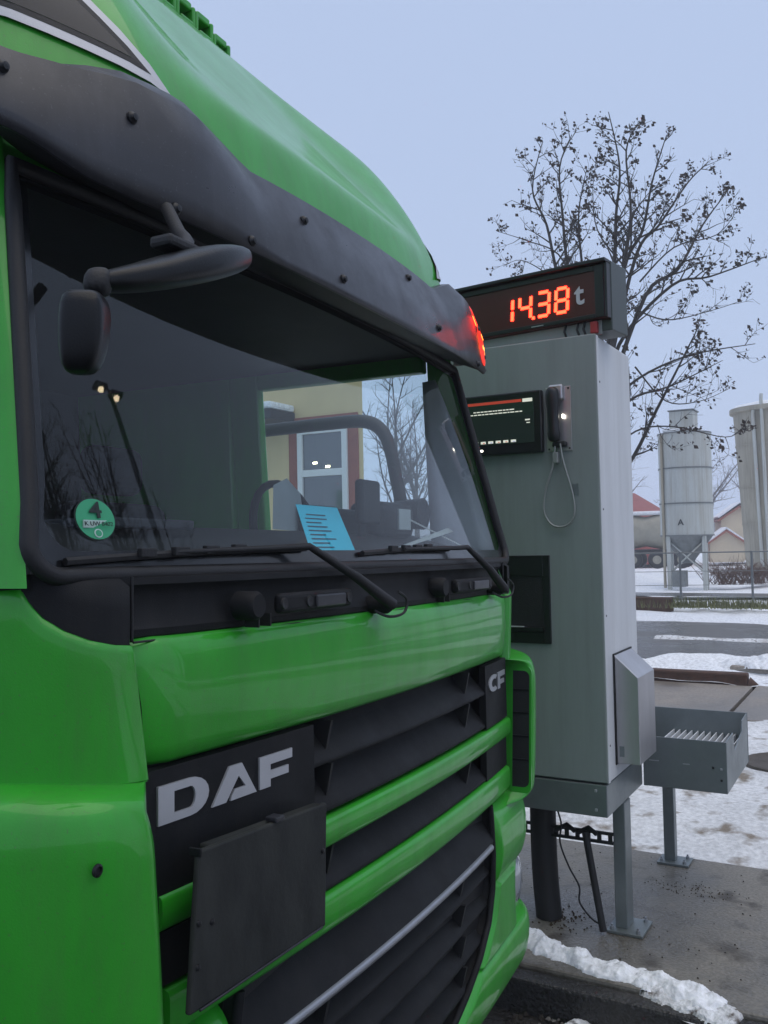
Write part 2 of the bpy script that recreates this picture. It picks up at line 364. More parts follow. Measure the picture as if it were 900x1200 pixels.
def WY(x, z): return .045+.062*(x/1.1)**2+.24*(z-1.757)
def F(x): return .045*(x/.93)**2
def corner(s, th, off=0, w=.22, d=.225, x0=.93, y0=.045):
    """corner plan curve of the cab front; th 0 = front, pi/2 = side"""
    return (s*(x0+(w+off)*math.sin(th)), y0+d-(d+off)*math.cos(th))
def pt(name, *a, **k): return grid(name, *a, parent=k.pop('parent', truck), **k)

# ---- front panel (the green flap below the windscreen)
def seam2(z): return .996-.085*(1.42-z)
def seamx(z): return .96-.105*(1.66-z)/.66
rows = []
for z, dy in ((1.668, .028), (1.664, .014), (1.652, .003), (1.62, -.002), (1.55, -.006), (1.48, 0), (1.455, .005), (1.446, .016), (1.444, .04)):
    hw = seamx(z)-.013; row = []
    for i in range(41):
        u = -1+2*i/40; x = hw*u
        e = max(0, abs(u)-.985)/.015
        row.append((x, F(x)+dy+.02*e*e, z))
    rows.append(row)
grid('front_panel', rows, 'green', truck)
# ---- corner panels
for s in (-1, 1):
    # upper part
    rows = []
    N = 40
    def topz(x): return interp(abs(x), [(.93, 1.657), (.985, 1.662), (1.03, 1.673), (1.065, 1.690), (1.09, 1.712), (1.103, 1.735), (1.110, 1.757), (1.2, 1.757)])
    cols = [-.08]+[i/N*math.pi/2 for i in range(N+1)]
    def cpos(i, off, z):
        xi = seamx(z)+.003+(seam2(z)-seamx(z)-.003)*max(0, min(1, off/.06))
        if off > .001:
            if i == 0: return (s*xi, F(.93)+.03)
            if i == 1: return (s*(xi+.001), F(.93)-off+.006)
        if i == 0: return (s*(seamx(z)+.004-.0), F(.93)+.03-off*0)
        if i == 1: return (s*(seamx(z)+.005), F(.93)-off)
        th = cols[i]
        x, y = corner(s, th, off); k = (1-math.sin(th))
        if off > .001: return (x-s*k*(.93-xi-.004), y)
        return (x-s*k*(.93-seamx(z)), y)
    prof = [(1.0, 0, .012), (.985, 0, .003), (.93, 0, 0), (.8, 0, 0), (.5, 0, 0), (.2, 0, 0), (.03, 0, 0), (0, 0, 0)]
    for f, _, ins in prof:
        row = []
        for i in range(len(cols)):
            x, y = cpos(i, 0, 1.55); zt = topz(x); z = 1.43+.02*smooth01((abs(x)-.93)/.2)+(zt-1.43-.02*smooth01((abs(x)-.93)/.2))*f
            x, y = cpos(i, -ins, z)
            row.append((x, y, z))
        rows.append(row)
    grid('corner_panel', rows, 'green', truck)
    # lower part, standing a little proud with a rounded lip
    rows = []
    for z, off in [(p.x, p.y) for p in spl([(a_, b_, 0) for a_, b_ in ((1.436, -.004), (1.433, .012), (1.427, .030), (1.415, .050), (1.398, .060), (1.37, .068), (1.33, .072), (1.2, .072), (1.08, .070), (1.0, .066), (.972, .056), (.957, .040), (.95, .012))], 3)]:
        row = []
        for i in range(len(cols)):
            x, y = cpos(i, off, z); lift = .03*smooth01((abs(x)-.9)/.25) if z > 1.3 else 0
            row.append((x, y, z+lift-.008))
        rows.append(row)
    cl = grid('corner_panel', rows, 'green', truck)
    # small screw plug on it
    if s < 0: lathe('screw_plug', [(.010, 0), (.010, -.003), (.007, -.0045), (.006, -.001), (.001, -.001)], (-1.098, -.004, 1.340), 'bolt', truck, 16, axis='y')
    # black cowl corner between panel and windscreen seal
    rows = []
    for f in (1, .8, .5, .2, 0):
        row = []
        for i in range(1, len(cols)):
            x, y = cpos(i, 0, 1.66); zt = topz(x)-.004; row.append((x, y+.008 if f < 1 else max(y+.008, WY(x, 1.775)-.006), zt+(1.778-zt)*f))
        rows.append(row)
    grid('cowl_corner', rows, 'plastic', truck)
    # seam shadow strip behind the gap
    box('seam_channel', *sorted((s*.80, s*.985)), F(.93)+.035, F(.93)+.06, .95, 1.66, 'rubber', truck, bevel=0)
    # air inlet with slats in the inner flank of the lower corner panel
    if s < 0: continue
    inl = empty('air_inlet', (0, 0, 0), None, None); inl.parent = truck
    def rr(y0, y1, z0, z1, r, n=5):
        out = [(y1, z0), (y1, z1)]
        for cy, cz, a0 in ((y0+r, z1-r, 90), (y0+r, z0+r, 180)):
            for k in range(n+1):
                a_ = rad(a0+90*k/n); out.append((cy+r*math.cos(a_), cz+r*math.sin(a_)))
        return out
    oo_ = rr(-.022, .055, .962, 1.405, .03); ii_ = rr(-.014, .048, .985, 1.385, .022)
    n = len(oo_)
    fx_ = lambda P, d: [(s*(seam2(z)-d), y, z) for y, z in P]
    rp = .003 if s > 0 else -.001
    ob('rim', fx_(oo_, -.006)+fx_(oo_, rp)+fx_(ii_, rp)+fx_(ii_, -.006), [(L*n+k, L*n+(k+1) % n, (L+1)*n+(k+1) % n, (L+1)*n+k) for L in range(3) for k in range(n)], 'green', inl, auto=40)
    ob('hollow', fx_(ii_, rp-.0015), [tuple(range(n))], 'rubber', inl)
    for z in (1.075, 1.155, 1.235, 1.315):
        x = seam2(z)
        box('slat', *sorted((s*(x-.002-rp), s*(x+.002))), -.012, .046, z, z+.007, 'plastic', inl, bevel=0)
# ---- upper grille
box('grille_backing', -.90, .90, .085, .10, .93, 1.45, 'rubber', truck, bevel=0)
def strip(name, prof, x0, x1, mt, parent=truck, n=24, ends=True, auto=35):
    rows = []
    for i in range(n+1):
        x = x0+(x1-x0)*i/n; rows.append([(x, F(x)+y, z) for y, z in prof])
    w = len(prof); vs = [p for r in rows for p in r]; fs = []
    for i in range(n):
        for j in range(w): fs.append((i*w+j, i*w+(j+1) % w, (i+1)*w+(j+1) % w, (i+1)*w+j))
    fs.append(tuple(range(w))); fs.append(tuple(range(n*w, n*w+w)))
    return ob(name, vs, fs, mt, parent, auto=auto)
badge = strip('badge_panel', [(.006, 1.44), (.004, 1.20), (.03, 1.20), (.03, 1.44)], -.935, -.44, 'plastic')
strip('badge_panel', [(.006, 1.075), (.006, 1.165), (.03, 1.165), (.03, 1.075)], -.905, -.44, 'plastic')
cfp = strip('badge_panel', [(.008, 1.437), (.006, 1.235), (.03, 1.235), (.03, 1.437)], .66, .925, 'plastic')
strip('badge_panel', [(.008, 1.07), (.008, 1.165), (.03, 1.165), (.03, 1.07)], .66, .915, 'plastic')
def slat(z1, z0, x0, x1, fins):
    h_ = z1-z0; prof = [(.074, z1), (.070, z1-.15*h_), (.062, z1-.30*h_), (.050, z1-.46*h_), (.036, z1-.62*h_), (.022, z1-.78*h_), (.013, z0+.010), (.011, z0+.004), (.013, z0), (.075, z0-.004), (.084, z0)]
    s_ = strip('grille_slat', prof, x0, x1, 'plastic', auto=50)
    for fx in fins:
        y = F(fx)
        ob('fin', [(fx, y+.012, z1-.002), (fx, y+.075, z1-.002), (fx, y+.03, z0+.012), (fx+.009, y+.012, z1-.002), (fx+.009, y+.075, z1-.002), (fx+.009, y+.03, z0+.012)],
           [(0, 1, 2), (3, 5, 4), (0, 3, 4, 1), (1, 4, 5, 2), (2, 5, 3, 0)], 'rubber', s_)
slat(1.437, 1.345, -.44, .66, (-.36, .50))
slat(1.343, 1.240, -.44, .66, (-.36, .50))
slat(1.165, 1.072, -.44, .66, (-.36, .50))
def bar(z0, z1, x0, x1):
    zm = (z0+z1)/2; h = (z1-z0)/2
    prof = [(.05, z1-.004), (.010, z1), (-.001, z1-.12*h), (-.004, z1-.35*h), (-.0045, zm), (-.003, z0+.35*h), (.002, z0+.10*h), (.012, z0), (.05, z0+.004)]
    strip('grille_bar', prof, x0, x1, 'green', auto=75)
bar(1.167, 1.230, -.902, .935); bar(.987, 1.068, -.885, .912)
# badge letters
def letter(name, polys, x0, z0, w, h, parent, y):
    vs = []; fs = []
    for poly in polys:
        n = len(poly); b = len(vs)
        P = [(x0+a*w, z0+c*h) for a, c in poly]
        vs += [(x, F(x)+y-.0025, z) for x, z in P]+[(x, F(x)+y+.004, z) for x, z in P]
        fs += [tuple(b+i for i in range(n)), tuple(b+n+i for i in range(n))[::-1]]+[(b+i, b+(i+1) % n, b+n+(i+1) % n, b+n+i) for i in range(n)]
    return ob(name, vs, fs, 'silver', parent)
def arc(cx, cz, rx, rz, a0, a1, n=8): return [(cx+rx*math.cos(rad(a0+(a1-a0)*k/n)), cz+rz*math.sin(rad(a0+(a1-a0)*k/n))) for k in range(n+1)]
Dr = [[(0, 0), (.3, 0), (.3, 1), (0, 1)], [(.3, 0), (.62, 0), (.62, .22), (.3, .22)], [(.3, .78), (.62, .78), (.62, 1), (.3, 1)]]
oo = arc(.62, .5, .38, .5, -90, 90, 10); ii = arc(.62, .5, .10, .28, -90, 90, 10)
Dr += [[oo[k], oo[k+1], ii[k+1], ii[k]] for k in range(10)]
Ar = [[(0, 0), (.34, 0), (.66, 1), (.36, 1)], [(.66, 1), (.44, .44*0+.31), (.5, .20), (.70, .20), (.74, 0), (1.0, 0)], ]
Ar = [[(0, 0), (.30, 0), (.62, .74), (.66, 1), (.38, 1)], [(.66, 1), (.58, .66), (.74, .30), (.50, .30), (.42, .12), (.40, 0), (1.0, 0)]]
Fr = [[(0, 0), (.32, 0), (.32, 1), (0, 1)], [(.32, .70), (1, .70), (1, 1), (.32, 1)], [(.32, .24), (.88, .24), (.88, .50), (.32, .50)]]
letter('letter', Dr, -.905, 1.346, .125, .066, badge, .004)
letter('letter', Ar, -.772, 1.346, .128, .064, badge, .004)
letter('letter', Fr, -.634, 1.346, .108, .062, badge, .004)
co = arc(.55, .5, .55, .5, 55, 305, 14); ci = arc(.55, .5, .27, .26, 55, 305, 14)
letter('letter', [[co[k], co[k+1], ci[k+1], ci[k]] for k in range(14)], .690, 1.345, .115, .055, cfp, .006)
letter('letter', Fr, .800, 1.345, .095, .055, cfp, .006)
# ---- folded black hazard board hung on the grille
hb = empty('hazard_board', (0, 0, 0), None, None); hb.parent = truck
P4 = [(-.902, 1.316), (-.482, 1.292), (-.492, 1.046), (-.928, 1.060)]
def slab4(name, P, y0, y1, mt, parent, bev=.004):
    vs = [(a, y0+F(a)*0, b) for a, b in P]+[(a, y1, b) for a, b in P]
    return ob(name, vs, [(0, 1, 2, 3), (7, 6, 5, 4)]+[(i, (i+1) % 4, 4+(i+1) % 4, 4+i) for i in range(4)], mt, parent, bevel=bev)
slab4('board', P4, -.040, -.028, 'plate', hb)
slab4('board', [(a+(.045 if a < -.7 else .002), b-.004) for a, b in P4], -.026, -.004, 'plate', hb)
box('clip', -.68, -.652, -.046, -.02, 1.303, 1.312, 'visor', hb, bevel=.002)
box('clip', -.905, -.899, -.044, -.02, 1.306, 1.3205, 'plastic', hb, bevel=.002)
tube('edge_rod', [(-.905, -.042, 1.060), (-.51, -.042, 1.050)], .0022, 'visor', hb)
for x, z in ((-.905, 1.20), (-.908, 1.13), (-.503, 1.20), (-.87, 1.19)): lathe('rivet', [(.006, 0), (.005, -.004), (.001, -.005)], (x, -.039, z), 'bolt', hb, 10, axis='y')

# ---- lower bumper grille
LB = [(.40, 0), (.435, 0), (.445, .2), (.465, .34), (.498, .44), (.55, .555), (.629, .655), (.72, .702), (.826, .716), (.945, .702), (1.0, .69)]
def lb(z): return interp(z, LB)
lg = strip('bumper_grille', [(.075, .985), (.062, .965), (.02, .905), (.0, .872), (.002, .862), (.09, .86), (.09, .985)], -.695, .695, 'plastic', auto=30)
strip('trim_strip', [(-.006, .872), (-.011, .866), (-.011, .858), (-.004, .853), (.01, .853), (.01, .872)], -.66, .66, 'steeltrim', auto=60)
for z1, z0 in ((.848, .765), (.760, .675), (.670, .585), (.58, .50)):
    w = lb(z0+.02)-.01
    h_ = z1-z0; prof = [(.086, z1), (.082, z1-.15*h_), (.074, z1-.30*h_), (.062, z1-.46*h_), (.046, z1-.62*h_), (.030, z1-.78*h_), (.020, z0+.010), (.018, z0+.004), (.020, z0), (.088, z0-.004), (.095, z0)]
    s_ = strip('grille_slat', prof, -w, w, 'plastic', auto=50)
    for fx in (-.38, .43):
        if abs(fx) < w:
            y = F(fx)
            ob('fin', [(fx, y+.012, z1-.002), (fx, y+.085, z1-.002), (fx, y+.03, z0+.012), (fx+.012, y+.012, z1-.002), (fx+.012, y+.085, z1-.002), (fx+.012, y+.03, z0+.012)],
               [(0, 1, 2), (3, 5, 4), (0, 3, 4, 1), (1, 4, 5, 2), (2, 5, 3, 0)], 'rubber', s_)
for s_ in (-1, 1): grid('grille_side', [[(s_*(lb(z)-.002), .012+.032*lb(z)**2, z), (s_*(lb(z)-.002), .14, z)] for z in [.44+.0136*k for k in range(41)]], 'rubber', truck)
prism('bumper_backing', [(lb(z), z) for z in (.44, .47, .5, .55, .63, .72, .83, .95, .985)]+[(-lb(z), z) for z in (.985, .95, .83, .72, .63, .55, .5, .47, .44)], 'y', .065, .12, 'rubber', truck)
# ---- green bumper wrapped round it
BO0 = [(.29, -.10), (.305, -.07), (.33, -.035), (.37, .0), (.42, .014), (.47, .018), (.505, .014), (.522, .004), (.532, -.02), (.55, -.034), (.62, -.038), (.68, -.036), (.715, -.022), (.74, -.002), (.79, .012), (.85, .014), (.91, .004), (.95, -.016), (.97, -.04)]
BO = [(p.x, p.y) for p in spl([(a, b, 0) for a, b in BO0], 3)]
def bplan(s, u, z, off):
    """u 0 = grille edge, 1 = cab side"""
    b0 = lb(z); th0 = 0
    L1 = 1.0-b0; Lc = .24*math.pi/2; d = u*(L1+Lc)
    hf = smooth01((d-L1+.10)/.12)        # headlamp recess only at the corner
    o = off if off >= -.013 or z < .52 or z > .93 else off*hf+.008*(1-hf)
    if d <= L1:
        x = b0+d; return (s*x, .008+.032*x**2-o)
    th = (d-L1)/.24
    return (s*(1.0+(.24+o)*math.sin(th)), .040+.24-(.24+o)*math.cos(th))
for s in (-1, 1):
    rows = []
    for z, off in BO:
        row = []
        for j in range(31):
            x, y = bplan(s, j/30, z, off)
            if j == 0: y += .035; x += s*.002
            row.append((x, y, z))
        rows.append(row)
    grid('bumper', rows, 'green', truck)
    rows = []
    for z, off in ((.545, -.032), (.57, -.014), (.62, -.004), (.67, -.004), (.705, -.014), (.72, -.03)):
        rows.append([(lambda q: (q[0], q[1], z))(( (s*(1.0+(.24+off)*math.sin(t)), .040+.24-(.24+off)*math.cos(t)) )) for t in [rad(-14+7.5*k) for k in range(14)]])
    grid('headlamp', rows, 'headlens', truck)
    sp_ = [(s*(lb(z)-.004), .018+.032*lb(z)**2, z) for z in [.985-.01*k for k in range(55)]]
    tube('grille_surround', sp_, .011, 'plastic', truck, 8)

# ---- cowl below the windscreen
rows = []
for y, z in ((.03, 1.655), (.014, 1.668), (.012, 1.68), (.022, 1.70), (.026, 1.735), (.020, 1.75), (.012, 1.756), (.014, 1.768), (.045, 1.775)):
    rows.append([(x, F(x)+y+.03*max(0, abs(x)-.85)/.25, z) for x in [-.962+1.924*i/40 for i in range(41)]])
grid('cowl', rows, 'plastic', truck, auto=35, smooth=True)
tube('cowl_line', [(x, F(x)+.012, 1.66) for x in (-.95, -.5, 0, .5, .95)], .002, 'rubber', truck)
for x in (-.945, .955): tube('cowl_seam', [(x, F(x)+.02, 1.66), (x-.003, F(x)+.017, 1.77)], .003, 'rubber', truck)
for hx0, hx1 in ((-.74, -.325), (.18, .60)):
    hd = box('step_handle', hx0+.12, hx1, -.022, .0, 1.688, 1.728, 'plastic', truck, bevel=.01, seg=3)
    lathe('boss', [(.028, .03), (.028, -.01), (.022, -.018), (.001, -.018)], (hx0+.05, .0, 1.708), 'plastic', hd, 18, axis='y')
    box('pad', hx0+.25, hx1-.04, -.027, -.020, 1.694, 1.720, 'visor', hd, bevel=.004)
    for hx in (hx0+.13, hx0+.225, hx1-.02): lathe('hole', [(.012, 0), (.011, -.004), (.001, -.002)], (hx, -.021, 1.708), 'rubber', hd, 14, axis='y')
    for dx in (.05, .09): box('drain_slot', hx0+dx+.02, hx0+dx+.024, -.002, .03, 1.665, 1.69, 'rubber', hd, bevel=0)
# ---- windscreen
def WH(z): return 1.128-.088*(z-1.757)/.68
def wpt(x, z, off=0): return (x, WY(x, z)-off, z)
rows = []
for i in range(13):
    z = 1.775+(2.50-1.775)*i/12
    rows.append([wpt(WH(z)*u*.985, z, .0) for u in [-1+j/20 for j in range(41)]])
grid('windscreen', rows, 'glass', truck)
def wband(name, zt, zb, u0, u1, off, mt, n=24):
    return grid(name, [[wpt(WH(zb+(zt-zb)*k/4)*(u0+(u1-u0)*j/n), zb+(zt-zb)*k/4, off) for j in range(n+1)] for k in range(5)], mt, truck)
# frit and rubber seal
def outline(ins, r, z0=1.772, z1=2.50, n=8):
    out = []
    for k in range(25): out.append((-1+2*k/24, 0))
    P = []
    zb, zt = z0+ins, z1-ins
    def X(z, s): return s*(WH(z)-ins)
    for s, lst in ((1, 1),):
        pass
    # bottom from left to right, rounded corners
    for k in range(n+1):
        a = rad(180+90*k/n); P.append((X(zb, -1)+r+r*math.cos(a), zb+r+r*math.sin(a)))
    for k in range(1, 16): P.append(((X(zb, -1)+r)+(2*(WH(zb)-ins)-2*r)*k/16, zb))
    for k in range(n+1):
        a = rad(270+90*k/n); P.append((X(zb, 1)-r+r*math.cos(a), zb+r+r*math.sin(a)))
    for k in range(1, 10): z = zb+r+(zt-zb-r)*k/10; P.append((X(z, 1), z))
    for k in range(0, 17): P.append((X(zt, 1)-2*X(zt, 1)*k/16, zt))
    for k in range(9, 0, -1): z = zb+r+(zt-zb-r)*k/10; P.append((X(z, -1), z))
    return P
def ringband(name, i0, r0, i1, r1, off0, off1, mt, z0=1.772):
    A = outline(i0, r0, z0); B = outline(i1, r1, z0); n = len(A)
    vs = [wpt(x, z, off0) for x, z in A]+[wpt(x, z, off1) for x, z in B]
    return ob(name, vs, [(k, (k+1) % n, n+(k+1) % n, n+k) for k in range(n)], mt, truck, smooth=True)
A = outline(.008, .05, 1.765); A = A[16:]+A[:16]
tube('windscreen_seal', [wpt(x, z, .008) for x, z in A]+[wpt(*A[0], .008)], .015, 'rubber', truck, 8)
ringband('black_border', .0, .05, .042, .055, .003, .003, 'gloss')
# ---- wipers
def wiper(px, pz, ex_, ez_, bx0, bz0, bx1, bz1):
    w = empty('wiper', (0, 0, 0), None, None); w.parent = truck
    y = F(px)-.03
    lathe('pivot', [(.022, .05), (.022, -.005), (.016, -.014), (.001, -.016)], (px, y+.005, pz), 'plastic', w, 16, axis='y')
    e = Vector(wpt(ex_, ez_, .045)); p = Vector((px, y-.012, pz))
    tube('arm', [p, p.lerp(e, .5)+Vector((0, -.01, 0)), e, Vector(wpt(ex_-.06, ez_-.002, .03)), Vector(wpt(bx0+.35*(bx1-bx0), (bz0+bz1)/2+.004, .026))], [.016, .012, .008, .007, .004], 'rubber', w, 8)
    b = tube('blade', [Vector(wpt(bx0+(bx1-bx0)*k/8, bz0+(bz1-bz0)*k/8+.004*math.sin(k/8*3.14), .012)) for k in range(9)], .007, 'rubber', w, 6)
    for k in (2, 3, 4, 5): box('clip', *[v for v in (lambda q: (q[0]-.02, q[0]+.02, q[1]-.012, q[1]+.0, q[2]-.006, q[2]+.010))(wpt(bx0+(bx1-bx0)*k/8, bz0+(bz1-bz0)*k/8+.006, .016))], 'rubber', b, bevel=.002)
    tube('washer_hose', spl([(px+.02, y-.02, pz+.03), (px+.062, y-.022, pz+.01), (px+.05, y-.02, pz-.022), (px-.01, y-.01, pz-.028), (px-.05, y+.01, pz-.012)], 5), .0035, 'rubber', w, 6)
wiper(-.165, 1.682, -.435, 1.822, -1.06, 1.797, -.40, 1.818)
wiper(.735, 1.686, .520, 1.822, -.15, 1.806, .48, 1.820)
# ---- header above the windscreen (behind the visor) and A pillars
grid('header_panel', [[(x, WY(x, z)+.004, z) for x in [-1.04+.052*i for i in range(41)]] for z in (2.485, 2.55, 2.62, 2.70)], 'green', truck)
def sidex(z): return 1.15-.07*(z-1.75)/.75 if z > 1.75 else 1.15
for s in (-1, 1):
    rows = []
    for i in range(13):
        z = 1.757+(2.66-1.757)*i/12; x0 = WH(z)+.001; y0 = WY(x0, z)-.002; x1 = sidex(z); row = []
        for k in range(9):
            t = k/8; th = t*math.pi/2
            row.append((s*(x0+(x1-x0)*math.sin(th)), y0+(.40-y0)*(1-math.cos(th)), z))
        rows.append(row)
    grid('pillar', rows, 'green', truck)
    # door wall with its window opening
    def wallbox(name, y0, y1, z0, z1, mt='green', parent=truck, t=.05):
        a0, a1 = sidex(z0), sidex(z1)
        vs = [(s*a0, y0, z0), (s*a0, y1, z0), (s*a1, y1, z1), (s*a1, y0, z1), (s*(a0-t), y0, z0), (s*(a0-t), y1, z0), (s*(a1-t), y1, z1), (s*(a1-t), y0, z1)]
        return ob(name, vs, [(0, 1, 2, 3), (7, 6, 5, 4), (0, 4, 5, 1), (1, 5, 6, 2), (2, 6, 7, 3), (3, 7, 4, 0)], mt, parent, bevel=.008)
    wallbox('door', .28, 1.20, .80, 1.735)
    wallbox('door_pillar', 1.16, 1.30, 1.735, 2.66)
    wallbox('door_header', .40, 1.16, 2.50, 2.66)
    wallbox('side_panel', 1.30, 2.2, .95, 2.66)
    a0, a1 = sidex(1.735)-.02, sidex(2.50)-.02
    ob('door_glass', [(s*a0, .38, 1.735), (s*a0, 1.16, 1.735), (s*a1, 1.16, 2.50), (s*a1, .40, 2.50)], [(0, 1, 2, 3)], 'sideglass', truck, solid=.004)
    # inner pillar trim
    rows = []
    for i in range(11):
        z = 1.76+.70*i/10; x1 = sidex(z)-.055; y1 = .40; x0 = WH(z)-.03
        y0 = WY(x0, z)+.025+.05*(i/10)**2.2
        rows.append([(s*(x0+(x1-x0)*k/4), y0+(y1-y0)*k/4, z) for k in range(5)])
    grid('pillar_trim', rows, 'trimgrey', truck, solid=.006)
box('rear_wall', -1.12, 1.12, 2.16, 2.2, .95, 2.66, 'interior', truck, bevel=0)
box('cab_floor', -1.10, 1.10, .12, 2.16, 1.10, 1.16, 'interior', truck, bevel=0)
box('roof_lining', -1.07, 1.07, .34, 2.16, 2.56, 2.58, 'interior', truck, bevel=0)

# ---- roof (high roof with a raked centre and upright corner shoulders)
secC = [(.15,2.62),(.165,2.72),(.185,2.81),(.215,2.842),(.34,2.972),(.52,3.18),(.70,3.40),(.83,3.555),(.97,3.65),(1.5,3.74),(2.2,3.76)]
secP = [(.16,2.62),(.18,2.72),(.205,2.80),(.232,2.865),(.285,2.97),(.37,3.10),(.47,3.225),(.60,3.335),(.82,3.40),(1.5,3.48),(2.2,3.51)]
secE = [(.29,2.62),(.31,2.72),(.325,2.80),(.345,2.87),(.375,2.96),(.42,3.06),(.485,3.15),(.60,3.24),(.86,3.31),(1.5,3.37),(2.2,3.39)]
secS = [(.45,2.62),(.46,2.70),(.47,2.78),(.48,2.85),(.50,2.92),(.53,2.98),(.59,3.04),(.70,3.10),(.95,3.15),(1.5,3.19),(2.2,3.21)]
xsC = [0, .14, .28, .40, .50, .58, .64, .69, .74, .80, .87, .93, .98, 1.02, 1.05, 1.075, 1.085]
def roofsec(x):
    if x <= .74:
        t = smooth01((x-.36)/.38)
        # round the lower corner of the raked centre
        A, B = secC, secP
        return [(a[0]+(b[0]-a[0])*t, a[1]+(b[1]-a[1])*t) for a, b in zip(A, B)]
    if x <= .98:
        t = ((x-.74)/.24)**1.25; return [(a[0]+(b[0]-a[0])*t, a[1]+(b[1]-a[1])*t) for a, b in zip(secP, secE)]
    t = ((x-.98)/.105)**1.4; return [(a[0]+(b[0]-a[0])*t, a[1]+(b[1]-a[1])*t) for a, b in zip(secE, secS)]
cols_ = [-x for x in reversed(xsC)]+xsC[1:]
rows = []
for x in cols_:
    S = roofsec(abs(x)); bow = .02*(x/1.0)**2
    rows.append([(x, y+bow, z) for y, z in S])
W_ = len(rows[0])
left = [(rows[0][j][0]-.003, rows[0][j][1]+.02, 2.60) for j in range(W_)]
right = [(rows[-1][j][0]+.003, rows[-1][j][1]+.02, 2.60) for j in range(W_)]
roof = grid('roof', [left]+rows+[right], 'green', truck, sub=2)
dg = bpy.context.evaluated_depsgraph_get()
roofbvh = BVHTree.FromObject(roof, dg)
def drape(x, z, off=.006, bvh=None):
    h = (bvh or roofbvh).ray_cast(Vector((x, -2, z)), Vector((0, 1, 0)))
    return (h[0]+h[1]*(off if h[1].y < 0 else -off)) if h[0] else Vector((x, .3, z))
def patch(name, P, off, mt, parent, n=6):
    # quad patch draped on the roof (P: four corners, x z)
    rows = []
    for i in range(n+1):
        a = [P[0][k]+(P[3][k]-P[0][k])*i/n for k in (0, 1)]; b = [P[1][k]+(P[2][k]-P[1][k])*i/n for k in (0, 1)]
        rows.append([drape(a[0]+(b[0]-a[0])*j/n, a[1]+(b[1]-a[1])*j/n, off) for j in range(n+1)])
    return grid(name, rows, mt, parent)
TW = [(.685, 2.738), (1.03, 2.812), (1.0, 3.05), (.96, 3.08)]
def inset(P, d):
    c = [sum(p[k] for p in P)/4 for k in (0, 1)]
    out = []
    n = len(P)
    for i in range(n):
        a, b, e = Vector(P[i-1]), Vector(P[i]), Vector(P[(i+1) % n])
        d1 = (b-a).normalized(); d2 = (e-b).normalized(); n1 = Vector((-d1.y, d1.x)); n2 = Vector((-d2.y, d2.x))
        bis = (n1+n2); bis = bis/(bis.length**2)*2
        out.append(tuple(b+bis*d))
    return out
for s in (-1, 1):
    tw = [(s*a, b) for a, b in TW]
    q = inset(TW, .020); q = [(s*a, b) for a, b in q]; q2 = [(s*a, b) for a, b in inset(TW, .034)]
    cw = empty('corner_window', (0, 0, 0), None, None); cw.parent = truck
    patch('glass', q2, .009, 'skyglass', cw, 8)
    for i in range(4):
        patch('frame', [tw[i], tw[(i+1) % 4], q[(i+1) % 4], q[i]], .008, 'frame', cw, 6)
        patch('gasket', [q[i], q[(i+1) % 4], q2[(i+1) % 4], q2[i]], .0085, 'rubber', cw, 6)
# slotted green strip along the roof crest
rv = empty('roof_vent', (0, 0, 0), None, None); rv.parent = truck
def crest(x):
    h = roofbvh.ray_cast(Vector((x+.05, .95, 5)), Vector((0, 0, -1))); return Vector((x, .95, h[0].z-.012 if h[0] else 3.55))
for k in range(11):
    x = -.50+k*.1; c = crest(x); c2 = crest(x+.1)
    vb = MB()
    for a, b in ((0, .016), (.084, .1)): vb.box(x+a, x+b, c.y-.05, c.y+.12, c.z-.06, c.z+.072)
    vb.box(x+.016, x+.084, c.y-.045, c.y+.12, c.z+.055, c.z+.082); vb.box(x+.016, x+.084, c.y-.055, c.y+.12, c.z-.06, c.z+.012)
    vb.build('vent_frame', 'green', rv, bevel=.006)
    box('vent_hole', x+.016, x+.084, c.y+.01, c.y+.05, c.z+.012, c.z+.055, 'rubber', rv, bevel=0)

# ---- sun visor
def vis(x):
    a = abs(x); yo = .018+.118*a**2.3; zl = 2.413+.043*a*a+.03*smooth01((a-.95)/.17)
    t = max(0, min(1, (a-.51)/.20))
    cen = [(.115, 2.655-zl), (.085, 2.648-zl), (.045, .150), (.020, .085), (.004, .02), (0, 0)]
    lob = [(.105, 2.725-zl), (.080, 2.722-zl), (.040, .245), (.012, .16), (.002, .05), (0, 0)]
    P = [(yo+p[0]+(q[0]-p[0])*t, zl+p[1]+(q[1]-p[1])*t) for p, q in zip(cen, lob)]
    lo = .075*smooth01((a-.82)/.28); P = [(y, z-lo*max(0, (z-zl)/.28)) for y, z in P]
    if a > .98:
        e = smooth01((a-.98)/.14)**1.2*(1 if x > 0 else .18); P = [(y+.03*e*(1-i/5), zl+(z-zl)*(1-.78*e)) for i, (y, z) in enumerate(P)]
    return P
vx = [-1.12, -1.115, -1.105, -1.09, -1.07, -1.05, -1.03, -1.01, -.98, -.92, -.85, -.78, -.74, -.70, -.66, -.62, -.58, -.54, -.50, -.44]+[-.36+.09*i for i in range(9)]
vx = sorted(set(vx+[-x for x in vx]+[-1.14, -1.16, -1.175]))
visor = grid('sun_visor', [[(x, y, z) for y, z in vis(x)] for x in vx], 'visor', truck, solid=-.006, auto=28)
dg = bpy.context.evaluated_depsgraph_get(); visbvh = BVHTree.FromObject(visor, dg)
